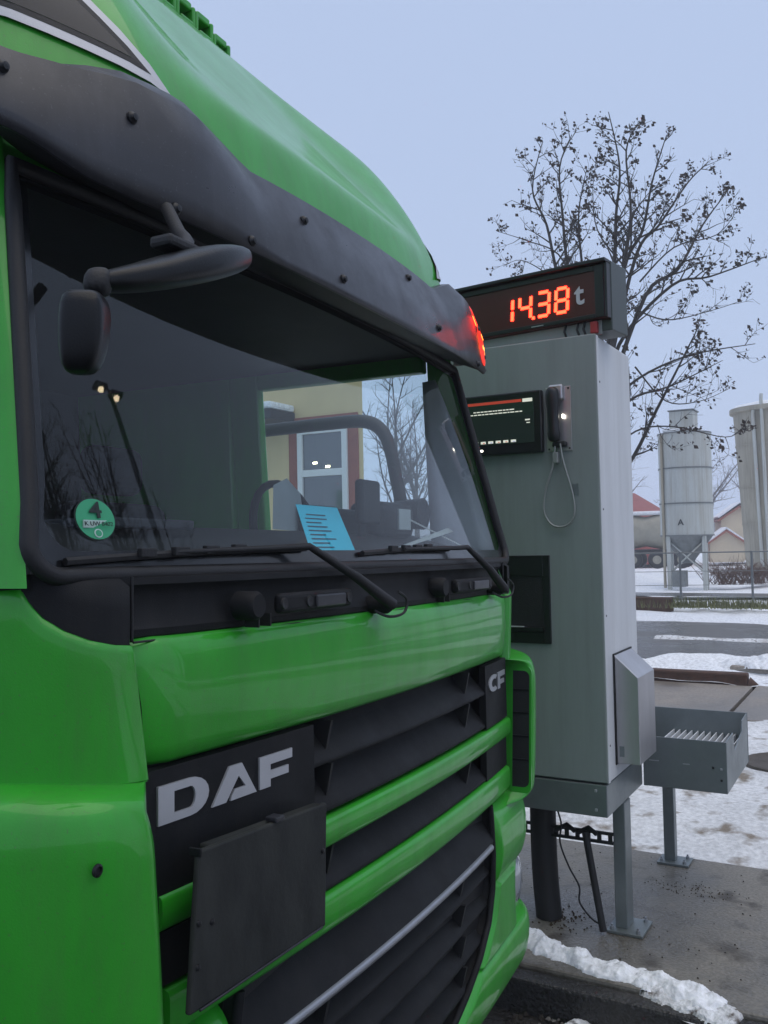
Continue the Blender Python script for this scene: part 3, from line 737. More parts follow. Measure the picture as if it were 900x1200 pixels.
# dark underside of the visor and brackets
grid('visor_underside', [[(x, vis(x)[5][0]+.012+f*(max(.03, WY(x, 2.50)-vis(x)[5][0]-.0)), vis(x)[5][1]+.012+.06*f) for f in (0, .35, .7, 1)] for x in vx], 'rubber', truck)
for x, z in ((-.885, 2.60), (-.80, 2.455), (-.36, 2.575), (-.255, 2.46), (.225, 2.60), (.345, 2.475), (-1.115, 2.60), (.885, 2.60), (.80, 2.455), (-.60, 2.45), (.99, 2.52)):
    h = visbvh.ray_cast(Vector((x, -2, z)), Vector((0, 1, 0)))
    if h[0]:
        p = h[0]; lathe('bolt', [(.0115, .004), (.0115, -.003), (.008, -.006), (.0065, -.010), (.001, -.011)], p, 'bolt', visor, 14, axis='y')
# marker lamps at the visor ends
def visp(x, t):
    P = vis(x); k = min(4, int(t)); f = t-k
    return Vector((x, P[k][0]+(P[k+1][0]-P[k][0])*f, P[k][1]+(P[k+1][1]-P[k][1])*f))
def lamp_patch(name, x0, x1, t0, t1, off, mt, parent, n=10):
    rows = []
    for i in range(n+1):
        row = []
        for j in range(n+1):
            u, v = i/n, j/n; w = math.sqrt(max(0, 1-(2*u-1)**2)); vv = .5+(v-.5)*(.35+.65*w)
            q = visp(x0+(x1-x0)*u, t0+(t1-t0)*vv); bulge = (math.sin(math.pi*u)*math.sin(math.pi*v))**.5
            row.append(q+Vector((.3, -.95, .1))*(.002+off*bulge))
        rows.append(row)
    return grid(name, rows, mt, parent)
lampo = lamp_patch('marker_lamp', .86, 1.10, 1.3, 4.3, .006, 'marker', truck)
for k in range(12):
    i, j = k % 3, k//3
    lamp_patch('bulb', .945+i*.036, .975+i*.036, 1.9+j*.45, 2.26+j*.45, .007, 'markerhot', lampo, 3)
# ---- kerb mirror on its arm (top right of the windscreen as the driver sees it)
mr = empty('front_mirror', (0, 0, 0), None, None); mr.parent = truck
def blob(name, secs, mt, parent, n=14, e=2.6):
    rows = []
    for c, rx, rz, ax in secs:
        row = []
        for k in range(n):
            a = 2*math.pi*k/n; ca, sa = math.cos(a), math.sin(a)
            u = math.copysign(abs(ca)**(2/e), ca)*rx; v = math.copysign(abs(sa)**(2/e), sa)*rz
            row.append(tuple(Vector(c)+Vector(ax[0])*u+Vector(ax[1])*v))
        rows.append(row)
    vs = [p for r in rows for p in r]; fs = []
    for i in range(len(rows)-1):
        for k in range(n): fs.append((i*n+k, i*n+(k+1) % n, (i+1)*n+(k+1) % n, (i+1)*n+k))
    fs.append(tuple(range(n))[::-1]); fs.append(tuple(range((len(rows)-1)*n, len(rows)*n)))
    return ob(name, vs, fs, mt, parent, smooth=True, sub=1)
ax1 = ((0, 1, 0), (0, 0, 1))
my = -.17
blob('mirror_arm', [((-1.275, my, 2.152), .01, .006, ax1), ((-1.265, my, 2.155), .026, .014, ax1), ((-1.20, my, 2.176), .046, .020, ax1), ((-1.12, my, 2.210), .056, .028, ax1), ((-1.05, my, 2.238), .056, .029, ax1), ((-.985, my+.01, 2.262), .048, .024, ax1), ((-.94, my+.02, 2.278), .032, .016, ax1), ((-.925, my+.025, 2.283), .014, .008, ax1)], 'mirrorblack', mr, e=3.0, n=20)
tube('bracket', spl([(-1.08, my+.02, 2.25), (-1.03, my+.05, 2.285), (-.95, my+.13, 2.34), (-.86, .06, 2.43)], 4), .012, 'rubber', mr, 8)
box('hinge', -1.14, -1.07, my-.01, my+.03, 2.240, 2.258, 'rubber', mr, bevel=.006)
ax2 = ((.85, .5, 0), (-.5, .85, 0))
blob('mirror_neck', [((-1.265, my, 2.172), .010, .010, ax2), ((-1.268, my, 2.162), .022, .020, ax2), ((-1.272, my, 2.13), .020, .018, ax2)], 'rubber', mr)
blob('mirror_head', [((-1.290, my, 2.132), .022, .016, ax2), ((-1.290, my, 2.128), .036, .027, ax2), ((-1.291, my, 2.10), .037, .030, ax2), ((-1.294, my, 2.062), .031, .028, ax2), ((-1.298, my, 2.036), .024, .022, ax2), ((-1.300, my, 2.028), .012, .012, ax2)], 'mirrorblack', mr, e=3.6, n=20)

# ---- sticker in the corner of the windscreen
def disc(name, c, r, z0off, mt, parent, n=28, rx=1.0):
    vs = [wpt(c[0], c[1], z0off)]+[wpt(c[0]+rx*r*math.cos(2*math.pi*k/n), c[1]+r*math.sin(2*math.pi*k/n), z0off) for k in range(n)]
    return ob(name, vs, [(0, 1+k, 1+(k+1) % n) for k in range(n)], mt, parent)
sx, sz = -.978, 1.868
sw = empty('emission_sticker', (0, 0, 0), None, None); sw.parent = truck
disc('border', (sx, sz), .0365, -.004+.008, 'stickblack', sw, rx=1.17)
disc('field', (sx, sz), .0345, .0052, 'sticker', sw, rx=1.17)
def wtext(name, s, size, x, z, off, mt, sx_=1.28, bold=0):
    p = Vector(wpt(x, z, off)); d = Vector(wpt(x+.02, z, off))-p; d.normalize()
    u = Vector((0, WY(x, z+.02)-WY(x, z), .02)).normalized(); nrm = d.cross(u)
    M = Matrix((d, u, nrm)).transposed().to_4x4(); M.translation = p
    return text(name, s, size, mt, sw, M, .0004, sx_, bold)
wtext('numeral', '4', .040, sx, sz+.014, .008, 'stickblack', 1.35, .0006)
box('label_field', sx-.030, sx+.030, WY(sx, sz)-.008, WY(sx, sz)-.006, sz-.015, sz-.002, 'stickwhite', sw, bevel=0)
wtext('handwriting', 'K UW 8402', .0105, sx, sz-.0085, .011, 'stickblack', 1.15)
disc('seal', (sx, sz-.024), .0075, .0062, 'stickwhite', sw, rx=1.17)
disc('seal_ring', (sx, sz-.024), .0055, .0068, 'sticker', sw, rx=1.17)

# ---- cab interior
ds = grid('dashboard', [[(x, WY(x, 1.76)+.06+y, z) for x in [-1.06+.106*i for i in range(21)]] for y, z in ((-.02, 1.60), (-.02, 1.745), (.02, 1.775), (.16, 1.835), (.30, 1.875), (.38, 1.86), (.42, 1.70), (.44, 1.35))], 'dash', truck)
box('instrument_hood', .34, .86, .42, .58, 1.84, 1.955, 'dash', truck, bevel=.03, seg=4)
tube('steering_wheel', [(.58+.21*math.cos(a), .72+.05*math.sin(a), 1.86+.20*math.sin(a)) for a in [2*math.pi*k/28 for k in range(29)]], .014, 'rubber', truck, 8)
for sx_ in (-.58, .58):
    se = empty('seat', (0, 0, 0), None, None); se.parent = truck
    box('cushion', sx_-.26, sx_+.26, 1.0, 1.5, 1.30, 1.45, 'seat', se, bevel=.05, seg=4)
    box('backrest', sx_-.25, sx_+.25, 1.45, 1.62, 1.42, 2.02, 'seat', se, bevel=.06, seg=4)
    box('headrest', sx_-.14, sx_+.14, 1.48, 1.60, 2.05, 2.24, 'seat', se, bevel=.05, seg=4)
ph = empty('phone_holder', (0, 0, 0), None, None); ph.parent = truck
box('holder', .41, .545, .34, .37, 1.90, 2.045, 'rubber', ph, bevel=.012, seg=3)
tube('stalk', [(.47, .38, 1.84), (.47, .37, 1.92)], .012, 'rubber', ph)
lathe('loudspeaker', [(.02, .10), (.05, .09), (.058, .0), (.06, -.03), (.052, -.034), (.05, -.026), (.001, -.022)], (1.0, .42, 1.955), 'dash', truck, 20, axis='y')
box('air_vent', .60, .86, .36, .50, 1.86, 1.985, 'dash', truck, bevel=.03, seg=3)
box('logbook', .60, .69, .30, .308, 1.885, 1.955, 'paper', truck, bevel=.002)
tube('door_frame', spl([(1.42, 1.75, 2.385), (1.42, 1.315, 2.394), (1.42, 1.06, 2.399), (1.42, .86, 2.395), (1.42, .77, 2.346), (1.42, .728, 2.25), (1.42, .705, 2.136), (1.42, .682, 2.02), (1.42, .65, 1.75)], 6), .030, 'rubber', truck, 8)
box('folder', -.75, -.48, .30, .50, 1.865, 1.885, 'seat', truck, bevel=.004)
box('radio_unit', .28, .44, .44, .50, 1.86, 1.96, 'dash', truck, bevel=.01)
# ---- chassis and wheels under the cab
for s in (-1, 1):
    box('chassis_rail', *sorted((s*.34, s*.42)), .2, 5.5, .72, .98, 'darkmetal', truck)
    wh = empty('wheel', (0, 0, 0), None, None); wh.parent = truck
    for nm, pr, mt in (('tyre', [(.28, -.15), (.46, -.15), (.5, -.11), (.5, .11), (.46, .15), (.28, .15)], 'rubber'), ('rim', [(.01, -.06), (.24, -.07), (.279, -.14), (.279, .14), (.2, .1), (.01, .1)], 'steeltrim')):
        lathe(nm, pr, (s*1.02, 1.42, .50), mt, wh, 32, axis='x')
    box('wheel_arch', *sorted((s*.86, s*1.2)), .80, 2.05, 1.03, 1.10, 'plastic', truck)
box('rear_body', -1.24, 1.24, 2.6, 8.5, 1.0, 2.9, 'green', truck, bevel=.02)
for s in (-1, 1):
    wh = empty('wheel', (0, 0, 0), None, None); wh.parent = truck
    lathe('tyre', [(.01, -.3), (.46, -.3), (.5, -.25), (.5, .25), (.46, .3), (.01, .3)], (s*.92, 5.2, .5), 'rubber', wh, 32, axis='x')
# ---- loose papers lying behind the windscreen
def trk(o): o.matrix_parent_inverse = Matrix(); return o
TM = Matrix.Translation(tloc) @ RT.to_4x4()
def world_ob(name, vs, fs, mt, **k):
    return ob(name, [TM @ Vector(v) for v in vs], fs, mt, **k)
bp = world_ob('paper_sheet', [(-.296, .105, 1.808), (-.036, .125, 1.808), (.087, .25, 1.935), (-.178, .22, 1.932)], [(0, 1, 2, 3)], 'paper_blue', solid=.0006)
tag(bp, 'printed blue paper sheet propped behind the windscreen above the dashboard', 'paper')
A_, B_, C_, D_ = [Vector(v) for v in ((-.296, .105, 1.808), (-.036, .125, 1.808), (.087, .25, 1.935), (-.178, .22, 1.932))]
for k in range(9):
    v = .10+.085*k; u0, u1 = (.10, .42+.35*random.random()) if k < 8 else (.15, .6)
    q = lambda u, v: TM @ (A_.lerp(B_, u).lerp(D_.lerp(C_, u), v)+Vector((0, -.0015, .0005)))
    ob('print_line', [q(u0, v), q(u1, v), q(u1, v+.022), q(u0, v+.022)], [(0, 1, 2, 3)], 'ink', bp)
tag(world_ob('paper_sheet', [(.08, .46, 1.88), (.36, .52, 1.88), (.33, .52, 2.0), (.22, .50, 2.04), (.10, .47, 2.01)], [(0, 1, 2, 3, 4)], 'paper', solid=.0006), 'crumpled white paper behind the blue sheet in the truck cab', 'paper')
tag(world_ob('paper_strip', [(.02, .13, 1.79), (.06, .14, 1.79), (1.02, .28, 1.885), (1.02, .30, 1.90)], [(0, 1, 2, 3)], 'paper', solid=.001), 'long white strip lying across the right corner of the dashboard', 'strip')
tag(world_ob('paper_strip', [(.98, .17, 1.80), (1.02, .19, 1.805), (.80, .38, 1.94), (.77, .36, 1.93)], [(0, 1, 2, 3)], 'paper', solid=.001), 'short pale strip crossing the long one on the dashboard', 'strip')

# ================================================================== WEIGHING TERMINAL
Z = CAMZ
kx0, kx1, ky0, ky1 = 3.80, 4.36, 1.106, 1.90
kz0, kz1 = Z-1.037, Z+.868
kiosk = empty('weighing_terminal', (4.0, 1.5, .06), 'tall grey weighing terminal cabinet on steel legs beside the green truck', 'terminal')
def K(o): 
    o.matrix_parent_inverse = Matrix.Translation((-4.0, -1.5, -.06)); return o
def kbox(name, *a, parent=kiosk, **k):
    o = box(name, *a, **k); o.parent = parent
    if parent is kiosk: K(o)
    return o
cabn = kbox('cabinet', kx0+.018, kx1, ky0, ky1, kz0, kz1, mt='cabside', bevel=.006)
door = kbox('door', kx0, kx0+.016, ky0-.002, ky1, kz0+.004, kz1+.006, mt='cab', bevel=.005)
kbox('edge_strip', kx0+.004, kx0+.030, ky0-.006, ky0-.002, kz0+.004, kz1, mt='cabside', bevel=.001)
for z in (kz0+.15, kz0+.7, kz1-.2, kz1-.75): kbox('hinge_screw', kx0+.042, kx0+.050, ky0-.004, ky0-.001, z, z+.008, mt='darkmetal', bevel=.001)
base = kbox('base_frame', kx0-.002, kx1+.03, ky0+.003, ky1, kz0-.139, kz0-.004, mt='galv', bevel=.004)
for z in (kz0-.03, kz0-.11): kbox('screw', kx0-.008, kx0-.001, ky0+.045, ky0+.056, z-.006, z+.006, mt='silver', bevel=.002)
# legs
def leg(x0, x1, y0, y1, z1):
    l_ = kbox('leg', x0, x1, y0, y1, .072, z1, mt='galv', bevel=.004)
    kbox('foot_plate', x0-.045, x1+.035, y0-.075, y1+.03, .061, .073, mt='galv', parent=l_, bevel=.002)
    for bx, by in ((x0-.02, y0-.05), (x1+.01, y0-.05), (x0-.02, y1+.01)):
        p = lathe('anchor_bolt', [(.009, 0), (.009, .012), (.005, .013), (.005, .022), (.001, .022)], (bx, by, .073), 'steeltrim', l_, 8)
leg(4.045, 4.148, 1.105, 1.160, kz0-.1395); leg(4.045, 4.148, 1.82, 1.88, kz0-.1395)
leg(5.0, 5.058, 1.102, 1.160, Z-1.174)
# screen
scr = kbox('monitor', kx0-.035, kx0-.001, 1.341, 1.80, Z+.380, Z+.652, mt='blackbox', bevel=.006)
lcd = kbox('display', kx0-.0375, kx0-.034, 1.375, 1.765, Z+.425, Z+.622, mt='screen', parent=scr, bevel=0)
def pix(name, y0, y1, z0, z1, mt, par=lcd): return kbox(name, kx0-.0390, kx0-.0380, y0, y1, z0, z1, mt=mt, parent=par, bevel=0)
pix('status_bar', 1.43, 1.76, Z+.606, Z+.618, 'lcd_red'); pix('button', 1.38, 1.425, Z+.604, Z+.619, 'lcd_white')
random.seed(3)
for zz, a, b in ((.574, 1.47, 1.66), (.562, 1.44, 1.70)):
    y = b
    while y > a:
        w = random.uniform(.008, .022); pix('text_line', y-w, y, Z+zz, Z+zz+.0045, 'lcd_white'); y -= w+.004
for y in (1.405,): pix('text_line', y-.012, y+.010, Z+.522, Z+.528, 'lcd_white'); pix('text_line', y-.012, y+.004, Z+.510, Z+.514, 'lcd_white')
for k in range(8):
    y = 1.46+k*.036; pix('icon', y, y+.024, Z+.431, Z+.442, 'lcd_white'); pix('icon_mark', y+.004, y+.014, Z+.4325, Z+.436, 'lcd_red' if k % 3 else 'lcd_blue')
pix('title', 1.705, 1.755, Z+.609, Z+.614, 'lcd_white')
for k in range(4): kbox('key', kx0-.037, kx0-.0345, 1.62+k*.028, 1.632+k*.028, Z+.397, Z+.405, mt='ledwhite' if k == 0 else 'darkmetal', parent=scr, bevel=0)
# handset
hs = empty('handset', (0, 0, 0), None, None); hs.parent = kiosk; K(hs)
kbox('mount_plate', kx0-.006, kx0-.001, 1.217, 1.329, Z+.379, Z+.660, mt='stain', parent=hs, bevel=.001)
for y in (1.227, 1.319):
    for z in (.39, .65): kbox('screw', kx0-.009, kx0-.006, y-.004, y+.004, Z+z-.004, Z+z+.004, mt='darkmetal', parent=hs)
blob('receiver', [((kx0-.045, 1.285, Z+.655), .016, .012, ((1, 0, 0), (0, 1, 0))), ((kx0-.045, 1.285, Z+.645), .030, .030, ((1, 0, 0), (0, 1, 0))), ((kx0-.046, 1.285, Z+.595), .030, .031, ((1, 0, 0), (0, 1, 0))), ((kx0-.05, 1.284, Z+.575), .020, .026, ((1, 0, 0), (0, 1, 0))), ((kx0-.05, 1.283, Z+.47), .019, .025, ((1, 0, 0), (0, 1, 0))), ((kx0-.046, 1.282, Z+.455), .028, .030, ((1, 0, 0), (0, 1, 0))), ((kx0-.045, 1.282, Z+.425), .026, .028, ((1, 0, 0), (0, 1, 0))), ((kx0-.045, 1.282, Z+.417), .012, .012, ((1, 0, 0), (0, 1, 0)))], 'blackbox', hs)
kbox('cradle', kx0-.03, kx0-.006, 1.245, 1.31, Z+.60, Z+.668, mt='stain', parent=hs, bevel=.008)
kbox('cradle', kx0-.03, kx0-.006, 1.235, 1.300, Z+.395, Z+.42, mt='darkmetal', parent=hs, bevel=.008)
kbox('indicator', kx0-.022, kx0-.012, 1.247, 1.254, Z+.52, Z+.538, mt='ledwhite', parent=hs, bevel=.003)
tube('cord', spl([(kx0-.03, 1.262, Z+.41), (kx0-.028, 1.25, Z+.33), (kx0-.022, 1.215, Z+.19), (kx0-.02, 1.212, Z+.10), (kx0-.02, 1.25, Z+.055), (kx0-.02, 1.31, Z+.06), (kx0-.022, 1.345, Z+.12), (kx0-.025, 1.335, Z+.21), (kx0-.028, 1.30, Z+.31), (kx0-.03, 1.285, Z+.40)], 8), .0045, 'cablegrey', hs, 8)
kbox('cord_clip', kx0-.034, kx0-.008, 1.272, 1.298, Z+.325, Z+.375, mt='cablegrey', parent=hs, bevel=.005)
kbox('tape', kx0-.0018, kx0-.0005, 1.195, 1.222, Z+.185, Z+.235, mt='galv', parent=hs, bevel=0)
# ticket recess: black frame round a hollow
rc = empty('ticket_recess', (0, 0, 0), None, None); rc.parent = kiosk; K(rc)
ry0, ry1, rz0, rz1 = 1.332, 1.75, Z-.455, Z-.071
for a in ((ry0, ry0+.03, rz0, rz1), (ry1-.03, ry1, rz0, rz1), (ry0+.03, ry1-.03, rz1-.09, rz1), (ry0+.03, ry1-.03, rz0, rz0+.05)):
    kbox('frame', kx0-.012, kx0-.001, *a, mt='blackbox', parent=rc, bevel=.002)
kbox('inner_plate', kx0-.004, kx0-.0008, ry0+.03, ry1-.03, rz0+.05, rz1-.09, mt='rubber', parent=rc, bevel=0)
prism('slot_lip', [(1.36, Z-.40), (1.72, Z-.40), (1.72, Z-.385), (1.36, Z-.385)], 'x', kx0-.03, kx0-.003, 'blackbox', rc)
kbox('ticket', kx0-.034, kx0-.02, 1.45, 1.53, Z-.384, Z-.380, mt='paper', parent=rc, bevel=0)
# sloped stainless hood on the side face
hz0, hz1 = Z-.976, Z-.511
hv = [(3.935, ky0-.006, hz0), (4.225, ky0-.006, hz0), (4.225, ky0-.006, hz1), (3.935, ky0-.006, hz1), (3.935, 1.0, hz0), (4.225, 1.0, hz0), (4.225, 1.0, Z-.604), (3.935, 1.0, Z-.604)]
hood = K(ob('side_hood', hv, [(0, 1, 2, 3), (4, 7, 6, 5), (0, 4, 5, 1), (3, 2, 6, 7), (0, 3, 7, 4), (1, 5, 6, 2)], 'stain', kiosk, bevel=.003))
kbox('gasket', 3.928, 4.232, ky0-.0055, ky0-.0008, hz0-.006, hz1+.006, mt='lcd_blue' if 0 else 'darkmetal', parent=kiosk, bevel=0)
kbox('data_plate', 3.9325, 3.9345, 1.068, 1.088, hz0+.03, hz0+.075, mt='galv', parent=hood, bevel=0)
# grated tray
ty0, ty1, tx0, tx1 = .725, 1.104, 4.393, 5.035
tz0, tz1 = Z-1.18, Z-.945
tray = kbox('tray', tx0, tx0+.006, ty0, ty1, tz0, tz1, mt='galv', bevel=.002)
def tside(y):
    return [(tx0+.007, tz0), (tx1-.001, tz0+.006), (tx1-.001, tz1+.022), (tx1-.16, tz1+.012), (tx1-.175, tz1-.04), (tx0+.225, tz1-.085), (tx0+.20, tz1+.006), (tx0+.007, tz1)]
pp = prism('side_plate', tside(0), 'y', ty0, ty0+.006, 'galv', tray, bevel=.0015)
kbox('back_plate', tx1, tx1+.006, ty0-.002, ty1+.09, tz0+.006, tz1+.024, mt='galv', parent=tray, bevel=.002)
kbox('floor_plate', tx0+.006, tx1, ty0+.006, ty1, tz0+.03, tz0+.036, mt='galv', parent=tray, bevel=0)
for k in range(12):
    y = ty0+.025+k*.031
    kbox('grate_bar', tx0+.006, tx1-.002, y, y+.006, tz1-.118, tz1-.088, mt='cabside', parent=tray, bevel=.001)
for x in (tx0+.2, tx0+.42): kbox('grate_bar', x, x+.005, ty0+.007, ty1, tz1-.112, tz1-.095, mt='galv', parent=tray, bevel=0)
for y, z, mt in ((ty0+.025, tz1-.125, 'silver'), (ty0+.025, tz1-.175, 'darkmetal'), (ty0+.06, tz1-.12, 'darkmetal')):
    kbox('screw', tx0-.006, tx0, y-.005, y+.005, z-.005, z+.005, mt=mt, parent=tray, bevel=.002)
for y0, y1, z in ((1.03, 1.075, tz1-.115), (.89, .92, tz1-.118)): kbox('scratch', tx0-.0008, tx0, y0, y1, z, z+.004, mt='silver', parent=tray, bevel=0)
kbox('gusset', kx1+.031, tx0-.0005, 1.085, 1.103, tz0, tz0+.12, mt='galv', bevel=.001)
# strut rail, rod, cables
rail = empty('strut_rail', (0, 0, 0), None, None); rail.parent = kiosk; K(rail)
for k in range(15):
    y0 = 1.16+k*.05
    kbox('rail_link', 4.030, 4.040, y0, y0+.018, Z-1.355, Z-1.315, mt='darkmetal', parent=rail, bevel=0)
for z in (Z-1.363, Z-1.323): kbox('rail_flange', 4.028, 4.042, 1.155, 1.855, z, z+.012, mt='darkmetal', parent=rail, bevel=0)
for y in (1.20, 1.30): 
    o = tube('bracket', [(4.0, y+.02, Z-1.315), (4.015, y+.06, Z-1.295), (4.022, y+.12, Z-1.33)], .011, 'darkmetal', rail, 6)
rod = tube('steel_rod', [(4.0, 1.272, Z-1.31), (3.975, 1.195, .075)], .016, 'rubber'); tag(rod, 'black rod leaning from the strut rail down to the concrete', 'rod')
pipe = tube('cable_duct', spl([(4.06, 1.49, kz0-.139), (4.06, 1.49, .40), (4.06, 1.485, .22), (4.055, 1.470, .055)], 5), .060, 'rubber', None, 18); tag(pipe, 'thick black flexible cable duct rising under the terminal', 'duct')
cb = tube('cable', spl([(4.0, 1.42, kz0-.139), (3.99, 1.38, Z-1.28), (3.985, 1.385, Z-1.37), (3.98, 1.345, Z-1.47), (3.98, 1.30, Z-1.55), (3.98, 1.30, Z-1.62), (3.98, 1.25, Z-1.68), (3.978, 1.205, Z-1.70)], 6), .004, 'rubber', None, 6); tag(cb, 'thin black cable dangling between duct and rod', 'cable')
# ================================================================== LED WEIGHT DISPLAY
dd = empty('weight_display', (3.82, 1.06, kz1+.01), 'long black weight display with glowing red digits on top of the terminal', 'display', (0, 0, rad(-7.3)))
W0 = .95
box('housing', .03, .20, -.015, W0, .012, .312, 'cabdark', dd, bevel=.004)
box('lower_panel', .022, .029, .03, W0, .0, .06, 'cab', dd, bevel=.002)
for a in ((-.03, .03, -.012, W0, .298, .314), (-.012, .03, -.012, .0, .06, .297)): box('hood', *a, 'blackbox', dd, bevel=.003)
fc = box('face', -.004, .028, .0, W0, .062, .296, 'ledface', dd, bevel=.002)
box('bezel', -.010, -.004, .004, .045, .066, .292, 'blackbox', dd, bevel=.002)
box('bezel', -.010, -.004, .046, W0-.01, .270, .292, 'blackbox', dd, bevel=.002)
box('bezel', -.010, -.004, .046, W0-.01, .066, .084, 'blackbox', dd, bevel=.002)
box('name_plate', -.0115, -.0102, .29, .35, .071, .075, 'silver', dd, bevel=0)
SEG = {'1': 'bc', '4': 'fgbc', '3': 'abgcd', '8': 'abcdefg'}
def digit(ch, yl, z0):
    w, h = .056, .105; mb = MB(); sl = .10
    def dots(p, q, n):
        for k in range(n):
            t = (k+.5)/n; y = p[0]+(q[0]-p[0])*t; z = p[1]+(q[1]-p[1])*t
            for o_ in (-.0026, .0026):
                oy, oz = (o_, 0) if p[0] == q[0] else (0, o_)
                yy = yl-(y+oy)-sl*(z+oz)*.6; zz = z0+z+oz; r = .0040
                mb.box(-.0075, -.0048, yy-r, yy+r, zz-r, zz+r)
    S = {'a': ((.006, h), (w-.006, h)), 'b': ((w, h-.006), (w, h/2+.006)), 'c': ((w, h/2-.006), (w, .006)), 'd': ((w-.006, 0), (.006, 0)), 'e': ((0, .006), (0, h/2-.006)), 'f': ((0, h/2+.006), (0, h-.006)), 'g': ((.006, h/2), (w-.006, h/2))}
    for k in SEG[ch]: dots(*S[k], 6)
    o = mb.build('digit', 'led', fc); return o
zc = .116
digit('1', .505, zc-.004); digit('4', .412, zc-.002); digit('3', .322, zc); digit('8', .232, zc+.001)
mb = MB(); 
for a, b in ((0, 0), (.007, 0), (0, .007), (.007, .007)): mb.box(-.0075, -.0048, .335+a, .341+a, zc-.008+b, zc-.002+b)
mb.build('decimal_point', 'led', fc)
Mt = Matrix(((0, 0, -1, -.006), (-1, 0, 0, .118), (0, 1, 0, zc+.062), (0, 0, 0, 1)))
text('unit_letter', 't', .13, 'white_print', fc, Mt, .0012, .95, .003)
box('relay', .0, .06, .045, .075, .005, .055, 'red', dd, bevel=.003)
for y in (.10, .13, .19): tube('wire', [(.01, y, .004), (.005, y+.008, .03), (.015, y+.004, .061)], .005, 'rubber', dd, 6)

# ================================================================== ISLAND SNOW, GRIT, APRON
def ridge(name, path, w, h, mt, label, m=40, seed=0):
    P = spl(path, 40); rows = []; N = len(P)
    for i, p in enumerate(P):
        t = (P[min(i+1, N-1)]-P[max(i-1, 0)]).normalized(); nr = Vector((-t.y, t.x, 0))
        e = min(1, i/14, (N-1-i)/14); row = []
        for j in range(m+1):
            v = -1.25+2.5*j/m; q = p+nr*v*w
            k = w/.075
            edge = 1+.45*fbm(q.x*9/k, q.y*9/k, seed)+.22*fbm(q.x*26/k, q.y*26/k, seed+3)
            a_ = max(0, edge*math.sqrt(e)-abs(v))
            hh = h*(min(1, a_*1.5)**.75)*(.72+.55*fbm(q.x*12/k, q.y*12/k, seed+7))+(.0045*fbm(q.x*45, q.y*45, seed)+.0025*fbm(q.x*130, q.y*130, seed))*min(1, a_*4)
            row.append((q.x, q.y, p.z+(hh if a_ > 0 else -.02)))
        rows.append(row)
    return tag(grid(name, rows, mt), kind='stuff')
ridge('kerb_snow', [(3.80, 2.4, .057), (3.79, 1.6, .057), (3.755, 1.42, .057), (3.70, 1.26, .057), (3.66, 1.1, .057), (3.65, .92, .057), (3.60, .76, .057), (3.55, .62, .05)], .075, .042, 'snowclean', '', seed=2)
ridge('kerb_snow', [(3.66, .98, .052), (3.60, .84, .052), (3.56, .72, .05), (3.53, .56, .046)], .085, .022, 'snowdirty', '', seed=9)
ridge('slush', [(3.40, 1.2, -.085), (3.36, 1.0, -.085), (3.26, .8, -.085), (3.15, .5, -.085)], .12, .03, 'snowdirty', '', seed=14)
def grit(name, n, fn, mt, r0, r1, seed):
    rnd = random.Random(seed); mb = MB()
    for _ in range(n):
        x, y, z = fn(rnd); r = rnd.uniform(r0, r1); a = rnd.uniform(0, 6.28)
        vs = [(x+r*rnd.uniform(.6, 1.3)*math.cos(a+k*1.57), y+r*rnd.uniform(.6, 1.3)*math.sin(a+k*1.57), z-.002) for k in range(4)]
        vs += [(x+r*.5*rnd.uniform(-.5, 1)*math.cos(a+k*1.57), y+r*.5*math.sin(a+k*1.57), z+r*rnd.uniform(.4, .9)) for k in range(4)]
        mb.add(vs, [(4, 5, 6, 7), (0, 1, 5, 4), (1, 2, 6, 5), (2, 3, 7, 6), (3, 0, 4, 7)])
    return tag(mb.build(name, mt), kind='stuff')
grit('grit', 130, lambda r: (r.uniform(3.62, 5.05), r.uniform(.3, 1.8), .061), 'dirt', .0015, .0055, 5)
grit('leaf_litter', 110, lambda r: (4.66+r.gauss(0, .05), .97+r.gauss(0, .10), .061), 'soil', .0015, .0055, 6)
grit('duct_soil', 120, lambda r: (4.05+r.gauss(0, .07), 1.42+r.gauss(0, .06), .061), 'soil', .002, .008, 8)
grit('gravel', 500, lambda r: (r.uniform(3.1, 3.46), r.uniform(.3, 1.4), -.085), 'dirt', .005, .018, 11)
grit('gravel', 150, lambda r: (r.uniform(3.15, 3.46), r.uniform(.4, 1.3), -.075), 'concrete', .004, .014, 12)
bm_ = box('edge_beam', 11.22, 11.40, 1.60, 5.3, .0, .19, 'rust', None, bevel=.02, seg=3); tag(bm_, 'rusty steel beam edging the concrete apron near the road', 'beam')
tag(tube('edge_beam_end', [(11.31, 1.6, .06), (11.31, 1.49, .03)], [.09, .03], 'rust', bm_, 10))
bm_.children[0].name = 'beam_end'
mh = lathe('manhole_cover', [(.34, .0), (.34, .098), (.31, .102), (.30, .096), (.02, .10), (.001, .10)], (7.42, .76, 0), 'iron', None, 28); tag(mh, 'round iron manhole cover in the trodden snow beside the tray', 'manhole')
st = box('concrete_block', 12.05, 12.6, .2, 1.92, -.05, .17, 'apron', None, bevel=.03, seg=3); tag(st, 'low snowy concrete block lying by the roadside', 'block')
ridge('roadside_snow', [(12.45, 2.2, .08), (12.4, 1.7, .16), (12.35, 1.3, .17), (12.4, .7, .16), (12.4, .1, .14)], .30, .13, 'snowclean', '', seed=31)
ridge('roadside_snow', [(11.75, 1.2, .03), (11.7, .7, .05), (11.75, .2, .03)], .22, .12, 'snowclean', '', seed=37)

# ================================================================== BACKGROUND
def atpx(x, y, X):   # helper used only to write down distances: not needed at render time
    return None
